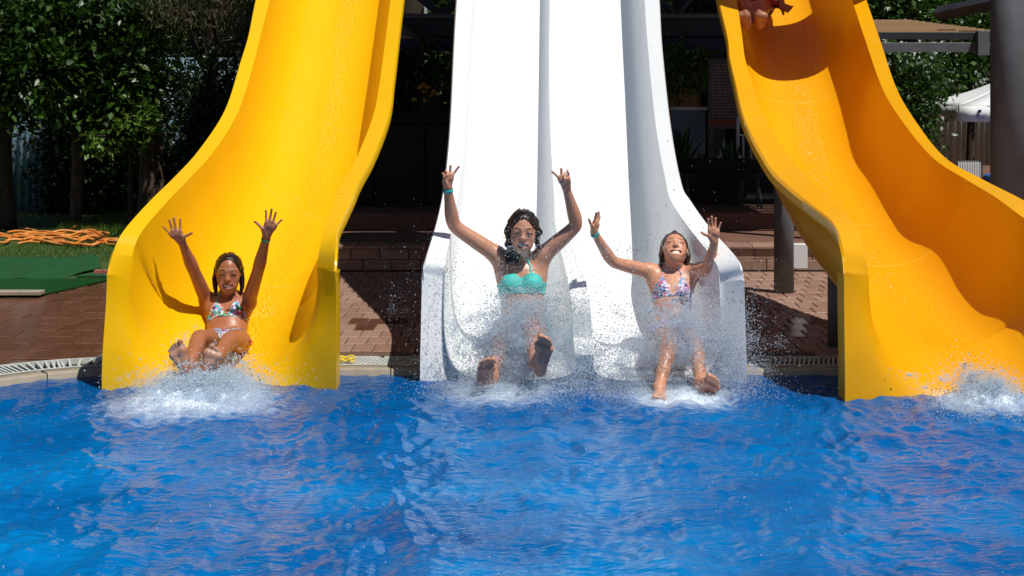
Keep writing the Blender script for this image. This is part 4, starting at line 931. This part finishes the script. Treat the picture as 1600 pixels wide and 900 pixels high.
mb = MB(); mb.add([(-5.2, ya, DZ + .006), (-3.42, ya, DZ + .006), (-3.16, yb, DZ + .006), (-5.2, yb, DZ + .006), (-5.2, ya, DZ + .018), (-3.42, ya, DZ + .018), (-3.16, yb, DZ + .018), (-5.2, yb, DZ + .018)], [(4, 5, 6, 7), (0, 1, 5, 4), (1, 2, 6, 5), (2, 3, 7, 6), (3, 0, 4, 7)])
tag(mb.build('turf_mat', M['mat_wet']), 'dark soaked green mat lying flat in front of the bright folded mat', 'mat')
pb = P(0, 462, dm(462)); c1 = P(66, 462, dm(464)); tag(bx('timber_board', (-5.0, c1[1] - .06, DZ + .02), (c1[0], c1[1] + .07, DZ + .045), M['coping'], None, .003), 'short pale board lying along the front of the wet mat', 'board')

# yellow plastic coil on the grate
yc = empty('plastic_chain', (-.94, 9.28, DZ + .01)); tag(yc, 'small heap of yellow plastic chain lying on the white grate', 'chain')
for k in range(9):
    a0 = k / 8; c = np.array((-.045 + .10 * a0, .03 * math.sin(k * 2.1), .012 + .006 * (k % 2))); th = k * 1.3
    pts = [c + .017 * np.array((math.cos(t) * math.cos(th) * 1.3, math.cos(t) * math.sin(th), math.sin(t) * .6)) for t in np.linspace(0, 6.3, 11)]; MB().tube(pts, .005, 5, cap=False).build('chain_link', M['yellowrope'], yc, True)

# ------------------------------------------------------------------ leaves, trees, plants
def leafset(c, size, out, droop=.2, asp=.34, fold=.25):
    """c (n,3) leaf bases, out (n,3) directions; kite leaves folded along the midrib"""
    n = len(c); d = nrm(out + np.array((0, 0, -droop))); s = nrm(np.cross(d, rng.normal(0, 1, (n, 3)) * .45 + np.array((0, 0, 1.)))); u = np.cross(s, d); L = size[:, None]
    V = np.stack([c, c + d * L * .45 + s * L * asp + u * L * fold * asp, c + d * L, c + d * L * .45 - s * L * asp + u * L * fold * asp], 1)
    i = 4 * np.arange(n)[:, None]; Fc = np.concatenate([i + np.array([[0, 1, 2]]), i + np.array([[0, 2, 3]])]); return V.reshape(-1, 3), Fc
def add_leaves(name, c, size, out, m, parent, org, **k):
    V, Fc = leafset(c, size, out, **k); me = fromnp(name, V - org, Fc); fattr(me, 'rnd', np.repeat(rng.random(len(c)), 4)); o = link(name, me, m, parent); return o
def clump_pts(blobs, n, spread=.13, per=26):
    """points gathered in twig-end clumps on the shells of ellipsoid blobs"""
    w = np.array([b[1] * b[2] * b[3] for b in blobs]) ** .66; k = max(8, n // per); bi = rng.choice(len(blobs), k, p=w / w.sum()); dr = nrm(rng.normal(0, 1, (k, 3))); rad = rng.uniform(.62, 1.03, (k, 1))
    cc = np.array([blobs[i][0] for i in bi]) + dr * rad * np.array([blobs[i][1:4] for i in bi]); j = rng.integers(0, k, n); return cc[j] + rng.normal(0, spread, (n, 3)), dr[j], cc
def tree(name, label, base, blobs, n, size, m, trunk=(.10, .05), bark='bark', spread=.13, group=None, per=26, leafparts=0, lean=(0, 0), **k):
    base = np.array(base, float); root = empty(name, tuple(base)); tag(root, label, 'tree', group)
    cen = np.mean([b[0] for b in blobs], 0); top = np.array((base[0] + lean[0], base[1] + lean[1], cen[2])); mb = MB()
    pth = crom([base - base, np.array((lean[0] * .2 + rng.normal(0, .03), 0, (top[2] - base[2]) * .4)), np.array((lean[0] * .7, lean[1] * .6, (top[2] - base[2]) * .75)), top - base], 4)
    mb.tube(pth, list(np.linspace(trunk[0], trunk[1], len(pth))), 10)
    for b in blobs:
        s_ = pth[rng.integers(len(pth) // 2, len(pth))]; e_ = np.array(b[0]) - base; mid = (s_ + e_) / 2 + rng.normal(0, .08, 3); mb.tube(crom([s_, mid, e_], 4), list(np.linspace(trunk[1] * .8, .012, 9)), 6)
        for q in range(4): mb.tube([mid * .4 + e_ * .6, e_ + rng.normal(0, .35, 3) * np.array(b[1:4])], [.014, .005], 5)
    mb.build('trunk', M[bark], root, True)
    c, dr, cc = clump_pts(blobs, n, spread, per); o = add_leaves('crown', c, rng.uniform(size[0], size[1], n), dr * .8 + rng.normal(0, .7, (n, 3)), m, root, base, **k); o['kind'] = 'stuff'
    if leafparts:
        ms = []
        for q in range(6):
            V, Fc = leafset(np.zeros((1, 3)), np.array([size[1] * rng.uniform(.95, 1.3)]), rng.normal(0, 1, (1, 3)), asp=.26); me = fromnp('leaf', V, Fc); fattr(me, 'rnd', np.full(4, rng.random())); me.materials.append(m); ms.append(me)
        fc = [p for p in cc if p[1] < cen[1]]
        for q in range(leafparts):
            p = fc[rng.integers(len(fc))] + rng.normal(0, .10, 3) + np.array((0, -.12, 0)); o = bpy.data.objects.new('leaf', ms[q % 6]); COL.objects.link(o); o.parent = root; o.location = p - base; o.rotation_euler = (rng.uniform(-.5, .5), rng.uniform(-.5, .5), rng.uniform(0, 6.28))
    return root
def B_(px, py, d, rx, ry, rz): return (P(px, py, d), rx, ry, rz)
TG = 'trees along the left fence'
tree('broadleaf_tree', 'glossy broad leaved tree at the far left edge with a leaning thin trunk', (*P(14, 0, 17.7)[:2], DZ), [B_(20, 40, 17.5, .75, .6, .5), B_(60, 110, 17.2, .6, .5, .40), B_(-60, 90, 17.5, .7, .6, .6), B_(130, -10, 17.7, .7, .6, .45), B_(20, 165, 17.3, .35, .4, .2)], 10500, (.07, .125), M['leaf'], (.09, .05), 'bark', .10, TG, leafparts=190, asp=.24)
tree('broadleaf_tree', 'broad leaved tree whose crown reaches down to the right over the pale fence', (*P(235, 0, 18.9)[:2], DZ), [B_(190, 70, 17.8, .55, .5, .42), B_(225, 130, 17.7, .38, .4, .33), B_(185, 180, 17.6, .42, .4, .25), B_(130, 120, 17.9, .5, .5, .4), B_(240, 20, 18.1, .5, .5, .35)], 8800, (.06, .115), M['leaf'], (.15, .10), 'palebark', .09, TG, leafparts=170, asp=.26)
tree('broadleaf_tree', 'slender tree standing between the two larger broad leaved trees', (*P(118, 0, 18.5)[:2], DZ), [B_(110, 40, 18.4, .6, .5, .5), B_(150, 170, 18.1, .4, .4, .3)], 5200, (.06, .11), M['leaf_d'], (.07, .05), 'palebark', .12, TG, asp=.26)
tree('young_tree', 'yellow green young foliage hanging at the lower right of the left trees', (*P(205, 0, 17.8)[:2], DZ), [B_(205, 195, 17.2, .22, .3, .18), B_(165, 215, 17.2, .22, .3, .10), B_(235, 165, 17.3, .10, .2, .12)], 460, (.07, .11), M['leaf_y'], (.035, .02), 'bark', .07, TG, asp=.28)
cf = tree('conifer_tree', 'dark conifer with drooping brownish fronds above the left slide', (*P(330, 0, 18.6)[:2], DZ), [B_(330, 20, 17.6, .65, .5, .16), B_(290, 10, 17.4, .4, .4, .14), B_(380, 60, 18.2, .4, .5, .4), B_(330, -60, 18, 1, .8, .5)], 9000, (.05, .10), M['leaf_b'], (.12, .06), 'bark', .10, None, droop=1.3, asp=.07)
tree('evergreen_shrub', 'narrow small leaved shrub climbing beside the pale fence gap', (*P(325, 0, 17.6)[:2], DZ), [B_(330, 130, 17.3, .34, .3, .34), B_(345, 200, 17.2, .34, .3, .4), B_(300, 165, 17.3, .2, .3, .3), B_(300, 230, 17.2, .16, .3, .32)], 6500, (.03, .055), M['leaf_d'], (.04, .02), 'bark', .09)
# pale corrugated fence on the left
def corr(name, label, x0, x1, y, z0, z1, m, pitch=.09, post=2.0):
    root = empty(name, (x0, y, z0)); tag(root, label, 'fence'); w = .95; x = 0
    while x < x1 - x0 - .01:
        e = min(x + w, x1 - x0); k = int((e - x) / pitch * 4) + 2; X_ = np.linspace(x, e - .004, k); Y_ = .012 * np.sign(np.sin(X_ / pitch * 2 * math.pi + .4)); V = np.concatenate([np.stack([X_, Y_, np.zeros(k)], 1), np.stack([X_, Y_, np.full(k, z1 - z0)], 1)])
        o = link('panel', fromnp('panel', V, grid_faces(2, k)), m, root); md = o.modifiers.new('t', 'SOLIDIFY'); md.thickness = .003; x = e
    for q in np.arange(0, x1 - x0, post): bx('post', (q, .03, 0), (q + .06, .09, z1 - z0 + .05), M['steel'], root)
    return root
corr('sheet_fence', 'pale blue corrugated sheet fence behind the left trees', -8.2, -2.85, 20.3, DZ, 1.9, M['bluewall'])
corr('sheet_fence', 'grey green corrugated sheet fence above the umbrella at the right', 5.2, 7.6, 25.0, .36, 2.35, M['greywall'])
# far dark hedge closing the view
FH = 1
def hedge(name, label, x0, x1, y, z0, z1, n, m, size=(.06, .12), th=.5, cat='hedge'):
    root = empty(name, ((x0 + x1) / 2, y, z0)); tag(root, label, cat); org = np.array(((x0 + x1) / 2, y, z0)); n0 = 70; X_ = np.linspace(x0, x1, n0); V = []
    for k in range(9):
        z = z0 + (z1 - z0 - .25) * k / 8
        for x in X_: V.append((x, y + .25 + .12 * math.sin(x * 3.1 + k) + .08 * math.sin(x * 7.7 + 2 * k), z))
    o = link('hedge_twigs', fromnp('hedge_twigs', np.array(V) - org, grid_faces(9, n0)), M['soil'], root); md = o.modifiers.new('t', 'SOLIDIFY'); md.thickness = .5; md.offset = -1
    k = n // 30; cc = np.stack([rng.uniform(x0, x1, k), y + rng.uniform(-.15, .3, k), z0 + (z1 - z0) * rng.random(k) ** .8 + .15 * np.sin(np.arange(k))], 1); j = rng.integers(0, k, n); c = cc[j] + rng.normal(0, .13, (n, 3))
    o = add_leaves('foliage', c, rng.uniform(*size, n), rng.normal(0, 1, (n, 3)) + np.array((0, -.6, .2)), m, root, org); o['kind'] = 'stuff'; return root
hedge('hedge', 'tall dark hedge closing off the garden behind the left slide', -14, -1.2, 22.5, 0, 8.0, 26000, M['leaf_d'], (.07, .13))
hedge('hedge', 'dark green hedge behind the pavilion', -1.4, 4.0, 27.5, .2, 8.5, 24000, M['leaf'], (.07, .14))
hedge('hedge', 'dense dark shrubs behind the umbrella at the right', 3.8, 15, 26.4, .2, 8.0, 30000, M['leaf'], (.08, .15))

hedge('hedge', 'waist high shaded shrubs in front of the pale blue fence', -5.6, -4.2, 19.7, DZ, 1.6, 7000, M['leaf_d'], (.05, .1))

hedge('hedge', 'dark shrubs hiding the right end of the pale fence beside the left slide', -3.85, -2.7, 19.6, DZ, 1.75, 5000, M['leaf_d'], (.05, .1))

# ------------------------------------------------------------------ pavilion and the things under it
pv = empty('pavilion', (1.2, 20, .36)); tag(pv, 'dark steel pavilion roof with navy fascia behind the white slide', 'pavilion'); po = np.array((1.2, 20, .36))
def pbx(name, lo, hi, m, parent=pv, org=po, bev=.004): return bx(name, np.array(lo) - org, np.array(hi) - org, m, parent, bev)
pbx('fascia', (-2.4, 19.5, 2.14), (4.0, 19.6, 2.34), M['darksteel']); pbx('fascia', (-2.4, 19.56, 1.97), (4.0, 19.64, 2.125), M['bluebeam'])
pbx('roof_sheet', (-2.4, 19.62, 2.30), (4.0, 26.5, 2.36), M['darksteel']); pbx('gutter_beam', (-2.4, 19.42, 2.345), (4.0, 19.5, 2.40), M['steel'])
for x in (-2.2, 2.42, 3.9): pbx('column', (x - .09, 19.7, .36), (x + .09, 19.88, 2.3), M['darksteel'])
for x0, x1 in ((-1.5, -.85), (-.20, -.85), (1.35, 1.95), (2.4, 1.95), (3.0, 3.6)):
    MB().tube([np.array((x0, 19.9, 2.95)) - po, np.array((x1, 19.9, 2.40)) - po], .045, 4).build('roof_brace', M['steel'], pv)
for y in (21, 22.5, 24, 25.5): pbx('rafter', (-2.4, y, 2.14), (4.0, y + .08, 2.29), M['darksteel'])
bl = empty('awning', (-1.3, 18.9, 2.1)); tag(bl, 'navy awning corner with a pale top beside the left slide', 'awning')
MB().add([(-.4, 0, 0), (.28, 0, -.02), (-.4, 0, .13), (.05, .5, .17), (-.4, .5, .25)], [(0, 1, 2), (2, 1, 3, 4)]).build('awning_top', M['coping'], bl)
bx('awning_valance', (-.4, -.02, -.12), (.27, -.003, -.004), M['bluebeam'], bl)
# dark cabinets / bench in front
cb = empty('storage_cabinet', (-.55, 16.6, tz)); tag(cb, 'black timber storage cabinet in the shade between the left and white slides', 'cabinet')
bx('cabinet_body', (-1.35, 0, .02), (1.2, .9, .98), M['darkwood'], cb, .01); bx('cabinet_top', (-1.40, -.04, .985), (1.25, .94, 1.03), M['darkwood'], cb, .01)
for k in range(5): bx('cabinet_door', (-1.3 + k * .5, -.02, .08), (-.83 + k * .5, -.003, .94), M['darkwood'], cb, .004)
tb = empty('bar_counter', (2.2, 17.2, .36)); tag(tb, 'long black bar counter on dark legs right of the white slide', 'counter')
bx('counter_top', (-.9, -.35, .36), (2.2, .45, .44), M['darkwood'], tb, .01); bx('counter_front', (-.88, -.3, .06), (2.15, -.26, .355), M['darkwood'], tb, .005)
for x in (-.8, -.1, .45, 1.2, 2.0): bx('leg', (x, -.2, .0), (x + .09, -.1, .06), M['darkwood'], tb)
for k, x in enumerate((1.65, 2.35)):
    st_ = empty('bar_stool', (x, 16.55, .36)); tag(st_, ('left' if k == 0 else 'right') + ' one of two dark stools standing in front of the black counter', 'stool', 'dark stools at the counter')
    MB().tube([(0, 0, .30), (0, 0, .34)], .15, 16).build('seat', M['darkwood'], st_)
    for q in range(4): MB().tube([(.10 * math.cos(q * 1.57 + .8), .10 * math.sin(q * 1.57 + .8), .30), (.15 * math.cos(q * 1.57 + .8), .15 * math.sin(q * 1.57 + .8), 0)], .012, 6).build('leg', M['darksteel'], st_)
wb = empty('wooden_cabinet', (2.02, 23.2, .36)); tag(wb, 'brown wooden cupboard under the pavilion with a pale blue panel in front', 'cupboard'); bx('cupboard_body', (-.35, 0, 0), (.6, .4, 1.15), M['terrace'], wb, .01); bx('cupboard_door', (-.3, -.02, .1), (.1, -.003, 1.1), M['tanwood'], wb, .01); bx('cupboard_door', (.13, -.02, .1), (.55, -.003, 1.1), M['tanwood'], wb, .01)
pn = empty('display_board', (1.9, 19.0, .36)); tag(pn, 'pale blue board on a stand seen behind the strap leaved plants', 'board'); bx('board', (-.08, 0, .42), (.30, .03, .92), M['bluewall'], pn, .004); bx('board_frame', (-.1, -.01, .925), (.32, .04, .96), M['whitemetal'], pn)
for x in (-.05, .25): bx('leg', (x, .01, 0), (x + .03, .03, .42), M['steel'], pn)
ps = empty('notice_board', (2.36, 18.7, .36)); tag(ps, 'printed notice board with a red band along its bottom beside the dark column', 'sign'); bx('panel', (-.16, 0, .72), (.20, .03, 1.50), M['poster'], ps, .003); bx('red_band', (-.16, -.004, .76), (.20, -.001, .82), M['posterred'], ps)
mb = MB(); r_ = random.Random(3)
for k in range(18):
    zz = 1.43 - k * .034; x = -.13
    while x < .15: w_ = r_.uniform(.01, .05); mb.box((x, -.003, zz), (min(x + w_, .17), -.001, zz + .012)); x += w_ + .012
o = mb.build('printed_text', M['coping'], ps); o['kind'] = 'stuff'
for x in (-.14, .15): bx('leg', (x, .005, 0), (x + .03, .025, .72), M['steel'], ps)
rl = empty('handrail', (2.44, 18.05, .36)); tag(rl, 'bent white metal handrail beside the right slide', 'railing')
MB().tube(crom([(0, 0, 0), (0, 0, .78), (.01, 0, .85), (.04, 0, .91), (.10, 0, .94), (.6, .1, .94)], 4), .018, 8).build('rail', M['whitemetal'], rl, True)
for k in range(7): bx('baluster', (.05 + k * .085, 0, .05), (.07 + k * .085, .015, .66), M['whitemetal'], rl)
bx('bottom_rail', (.0, -.004, .04), (.65, .022, .07), M['whitemetal'], rl); bx('middle_rail', (.0, -.004, .662), (.65, .022, .68), M['whitemetal'], rl)
pf = empty('picket_fence', (2.65, 21.5, .36)); tag(pf, 'low white picket fence glimpsed under the counter', 'fence')
for k in range(9): bx('picket', (k * .055, 0, 0), (k * .055 + .028, .02, .30), M['whitemetal'], pf)
bx('rail', (-.03, .022, .05), (.52, .04, .09), M['whitemetal'], pf)
# plants
def strap_plant(name, label, base, n, h, w, m, spread=.6, cat='plant', flowers=None):
    root = empty(name, base); tag(root, label, cat); 
    for k in range(n):
        a = rng.uniform(0, 6.28); l = h * rng.uniform(.65, 1.05); s = spread * rng.uniform(.3, 1); d = np.array((math.cos(a), math.sin(a), 0)); sd = np.array((-d[1], d[0], 0)); V = []
        for t in np.linspace(0, 1, 6): c = d * s * l * t ** 1.7 + np.array((0, 0, l * (t - .35 * s * t ** 3))); ww = w * math.sin(math.pi * (t * .88 + .1)); V += [c - sd * ww, c + d * ww * .0 - np.array((0, 0, ww * .35)), c + sd * ww]
        me = fromnp('leaf', V, grid_faces(6, 3), True); fattr(me, 'rnd', np.full(18, rng.random())); o = link('leaf', me, m, root); md = o.modifiers.new('t', 'SOLIDIFY'); md.thickness = .003
    if flowers:
        for (p, mm, r0) in flowers:
            fl_ = empty('flower_head', tuple(np.array(p) - np.array(base))); fl_.parent = root; mb = MB().tube([(0, 0, 0), (0, 0, -.35)], .006, 5); mb.build('flower_stem', M['leaf_s'], fl_)
            for q in range(7):
                a = q * .9; t = rng.uniform(.2, 1.1); d = np.array((math.cos(a) * math.cos(t), math.sin(a) * math.cos(t), math.sin(t))); s = nrm(np.cross(d, (0, 0, 1.))); MB().add([(0, 0, 0), d * r0 * .6 + s * r0 * .45, d * r0 * 1.2, d * r0 * .6 - s * r0 * .45], [(0, 1, 2, 3)]).build('petal', mm, fl_)
    return root
fls = [(P(x, y, 18.2), M['petal_o'] if k % 2 else M['petal_y'], .05) for k, (x, y) in enumerate(((656, 140), (662, 147), (668, 139), (677, 147), (684, 150), (661, 136), (647, 159), (664, 160), (672, 152)))]
strap_plant('canna_lily', 'canna lily with yellow and orange flowers in the gap beside the left slide', (float(P(666, 0, 18.2)[0]), 18.2, .36), 16, .95, .05, M['leaf_s'], .35, flowers=fls)
strap_plant('canna_plant', 'large green strap leaved plant beside the edge of the white slide', (float(P(697, 0, 17.9)[0]), 17.9, .36), 12, .78, .055, M['leaf_s'], .45)
strap_plant('agave_plant', 'tall dark sword leaved plant just right of the white slide', (float(P(1062, 0, 17.8)[0]), 17.8, .36), 15, .85, .045, M['leaf_s'], .5)
strap_plant('fern_plant', 'bright green leafy plant right of the dark column', (float(P(1142, 0, 17.9)[0]), 17.9, .36), 16, .72, .04, M['leaf_s'], .35)
strap_plant('aloe_plant', 'low green plant in front of the dark column', (float(P(1108, 0, 17.8)[0]), 17.8, .36), 10, .55, .04, M['leaf_s'], .7)
tree('shrub', 'loose shrub with thin pale stems behind the canna lilies', (*P(655, 0, 19.0)[:2], .36), [B_(650, 110, 18.9, .30, .3, .25), B_(690, 105, 18.9, .3, .3, .25), B_(640, 150, 18.9, .2, .3, .3), B_(700, 150, 18.9, .2, .3, .3)], 2600, (.04, .08), M['leaf'], (.025, .012), 'palebark', .10)
tree('shrub', 'yellowish green shrub seen under the pavilion right of the white slide', (*P(1060, 0, 19.1)[:2], .36), [B_(1055, 110, 19.1, .22, .3, .22), B_(1085, 105, 19.1, .2, .3, .2), B_(1050, 140, 19.1, .15, .2, .15)], 1500, (.04, .08), M['leaf_y'], (.02, .01), 'bark', .09)

# ------------------------------------------------------------------ right background
pl = empty('steel_column', (4.22, 14.2, DZ)); tag(pl, 'thick dark grey round steel column at the right edge', 'column'); MB().tube([(0, 0, .02), (0, 0, 3.6)], .150, 28).build('shaft', M['steel'], pl, True); MB().tube([(0, 0, 0), (0, 0, .019)], .24, 28).build('base_plate', M['steel'], pl)
pg = empty('pergola', (3.4, 15.2, tz)); tag(pg, 'pergola with grey steel beams and tan wooden slats at the upper right', 'pergola'); g0 = np.array((3.4, 15.2, tz))
def gb(name, lo, hi, m, bev=.004): return bx(name, np.array(lo) - g0, np.array(hi) - g0, m, pg, bev)
gb('front_beam', (2.75, 15.0, 1.87), (4.20, 15.06, 1.955), M['steel']); gb('front_beam', (2.75, 15.0, 1.985), (4.22, 15.06, 2.05), M['darksteel']); gb('bracket', (4.16, 14.9, 1.84), (4.26, 14.995, 2.06), M['steel']); gb('bracket_plate', (4.30, 14.92, 1.80), (4.33, 15.0, 2.10), M['steel'])
for k in range(14):
    y = 15.1 + k * .2; z = 2.035 + k * .016; gb('slat', (2.7, y, z), (4.5 - k * .02, y + .15, z + .02), M['tanwood'], .003)
for x in (2.9, 3.6, 4.3): MB().add([np.array(v) - g0 for v in ((x, 15.06, 1.95), (x + .05, 15.06, 1.95), (x + .05, 17.9, 2.17), (x, 17.9, 2.17), (x, 15.06, 2.03), (x + .05, 15.06, 2.03), (x + .05, 17.9, 2.25), (x, 17.9, 2.25))], [(3,2,1,0),(4,5,6,7),(0,1,5,4),(1,2,6,5),(2,3,7,6),(3,0,4,7)]).build('rafter', M['darksteel'], pg)
for x, y in ((2.8, 17.8), (5.25, 17.8), (4.75, 15.0)): gb('post', (x, y, tz), (x + .08, y + .08, 2.0), M['darksteel'])
MB().tube([P(1465, 22, 15.6) - g0, P(1570, 0, 15.0) - g0], .07, 4).build('top_brace', M['darksteel'], pg)
um = empty('parasol', (float(P(1592, 0, 20.5)[0]), 20.5, .0)); tag(um, 'white square parasol with a small navy crest printed on its valance', 'umbrella'); uo = np.array(um.location)
ez = P(0, 187, 20.5)[2]; e2 = P(0, 163, 20.5)[2]; az_ = P(0, 112, 20.5)[2]; hw = 1.0
MB().tube([(0, 0, 0), (0, 0, az_ + .03)], .025, 8).build('pole', M['whitemetal'], um); cs = [(-hw, -hw), (hw, -hw), (hw, hw), (-hw, hw)]
for k in range(4):
    (xa, ya), (xb, yb) = cs[k], cs[(k + 1) % 4]; V = []; n1, n2 = 9, 7
    for j in range(n2):
        t = j / (n2 - 1)
        for i in range(n1): u = i / (n1 - 1); V.append(((xa + (xb - xa) * u) * (1 - t), (ya + (yb - ya) * u) * (1 - t), e2 + (az_ - e2) * t - .05 * math.sin(math.pi * t) * (1 - .3 * math.sin(math.pi * u)) - .012 * math.sin(math.pi * u) * (1 - t)))
    o = link('canopy_panel', fromnp('canopy_panel', V, grid_faces(n2, n1), True), M['canvas'], um); md = o.modifiers.new('t', 'SOLIDIFY'); md.thickness = .006
    V = [((xa + (xb - xa) * i / 12) * (1 + .006 * math.sin(i * 2.3)), (ya + (yb - ya) * i / 12) * (1 + .012 * math.sin(i * 1.9)), zz - .012 * math.sin(math.pi * i / 12)) for zz in (e2 - .003, ez) for i in range(13)]
    o = link('valance', fromnp('valance', V, grid_faces(2, 13), True), M['canvas'], um); md = o.modifiers.new('t', 'SOLIDIFY'); md.thickness = .004
cx_ = P(1530, 0, 19.5)[0] - uo[0]; yy = -hw - .03
MB().tube([(cx_, yy, e2 - .05), (cx_, yy, e2 - .085)], [.022, .012], 6).build('crest', M['print'], um)
mb = MB()
for k in range(9): mb.box((cx_ - .085 + k * .019, yy, e2 - .125), (cx_ - .085 + k * .019 + .012, yy + .004, e2 - .108))
for k in range(6): mb.box((cx_ - .05 + k * .018, yy, e2 - .152), (cx_ - .05 + k * .018 + .011, yy + .004, e2 - .138))
o = mb.build('lettering', M['print'], um); o['kind'] = 'stuff'
lg = empty('sun_lounger', (float(P(1516, 0, 18)[0]), 18.0, .21)); tag(lg, 'sun lounger with a white and grey striped backrest behind the right slide rim', 'sun lounger')
for k in range(10): bx('back_slat', (-.13 + k * .026, .0, .36), (-.112 + k * .026, .02, .53), M['canvas'], lg)
bx('back_frame', (-.14, .021, .30), (.14, .04, .545), M['steel'], lg); bx('seat', (-.14, .06, .22), (.14, 1.0, .26), M['canvas'], lg, .01)
for x in (-.12, .1):
    for y in (.1, .9): bx('leg', (x, y, 0), (x + .03, y + .03, .22), M['whitemetal'], lg)
lb = empty('sun_lounger', (float(P(1600, 0, 18)[0]), 18.0, .21)); tag(lb, 'sun lounger with a blue cushion at the right edge behind the column', 'sun lounger'); bx('cushion', (-.1, 0, .42), (.5, .1, .62), M['stripe_b'], lb, .02); bx('seat', (-.1, .11, .26), (.5, 1.2, .34), M['stripe_b'], lb, .02); bx('frame', (-.1, .0, .2), (.5, 1.2, .255), M['whitemetal'], lb)
for x in (-.08, .45):
    for y in (.05, 1.1): bx('leg', (x, y, 0), (x + .03, y + .03, .2), M['whitemetal'], lb)
tree('bush', 'loose light green bush between the right slide rim and the umbrella', (*P(1430, 0, 20)[:2], .36), [B_(1425, 170, 19.6, .28, .3, .45), B_(1435, 225, 19.5, .16, .3, .3), B_(1400, 110, 19.8, .25, .3, .3), B_(1440, 130, 19.8, .25, .3, .25)], 4200, (.045, .09), M['leaf'], (.04, .02), 'bark', .11)
tree('tree', 'leafy tree in front of the grey green fence near the column', (*P(1515, 0, 22)[:2], .36), [B_(1510, 100, 22, .4, .4, .3), B_(1485, 115, 21.8, .3, .4, .25), B_(1540, 60, 22, .4, .4, .4), B_(1500, 40, 22.2, .3, .4, .2)], 3600, (.06, .11), M['leaf'], (.06, .03), 'bark', .13)
tree('tree', 'tree crown above the pergola roof at the upper right', (*P(1400, 0, 22.5)[:2], .36), [B_(1390, 15, 22.5, .5, .5, .35), B_(1440, 25, 22.5, .4, .5, .22), B_(1370, -20, 22.5, .5, .5, .3)], 4200, (.06, .11), M['leaf'], (.09, .04), 'bark', .13)
ho = empty('house', (7.3, 31, 0)); tag(ho, 'cream rendered house partly hidden behind trees at the upper right', 'house'); bx('wall', (-1.6, 0, 0), (3.5, 4, 3.6), M['cream'], ho); bx('roof', (-1.9, -.3, 3.61), (3.8, 4.3, 3.75), M['terrace'], ho); bx('window', (-.3, -.03, 1.4), (.5, -.003, 2.4), M['darksteel'], ho); bx('window_frame', (-.36, -.02, 1.34), (-.303, .0, 2.46), M['whitemetal'], ho)

# tower added above the picture so its platform shades the terrace behind the slides
tw = empty('shade_tower', (0, 16.5, 0)); tag(tw, 'unseen tower added to shade the terrace, its dark platform at the slide tops', 'tower')
tops = [(s1, G1, O1), (sW, GW, OW), (s2, G2, O2)]
zt = min(float((G[-1, 2] + O)[2]) for _, G, O in tops) - .3; yt = max(float((G[-1, 2] + O)[1]) for _, G, O in tops)
print('tower', zt, yt)
bx('platform', (-2.5, yt - 16.45, zt - .1), (3.4, 4.5, zt), M['darksteel'], tw, .01)
for x in (-1.75, 0, 2.95):
    for y in (yt - 16.3, 4.2): MB().tube([(x, y, .0), (x, y, zt - .11)], .08, 12).build('column', M['darksteel'], tw)
for x in (-2.45, 3.3): bx('guard_rail', (x, yt - 16.4, zt + .9), (x + .05, 4.4, zt + .95), M['steel'], tw)

# loose drops flung over the pool
n_ = 1500; yy_ = 5.2 + 3.6 * rng.random(n_) ** .75; xx_ = rng.normal(0, 1, n_) * .35 * yy_ + rng.choice([-1.4, 0, .9], n_); zz_ = .004 + .12 * rng.random(n_) ** 6
droplets(np.stack([xx_, yy_, zz_], 1), .0012 + .0022 * rng.random(n_) ** 3, M['mist'], 'water_drops', label='scattered fine drops landing over the pool surface', cat='water drops')
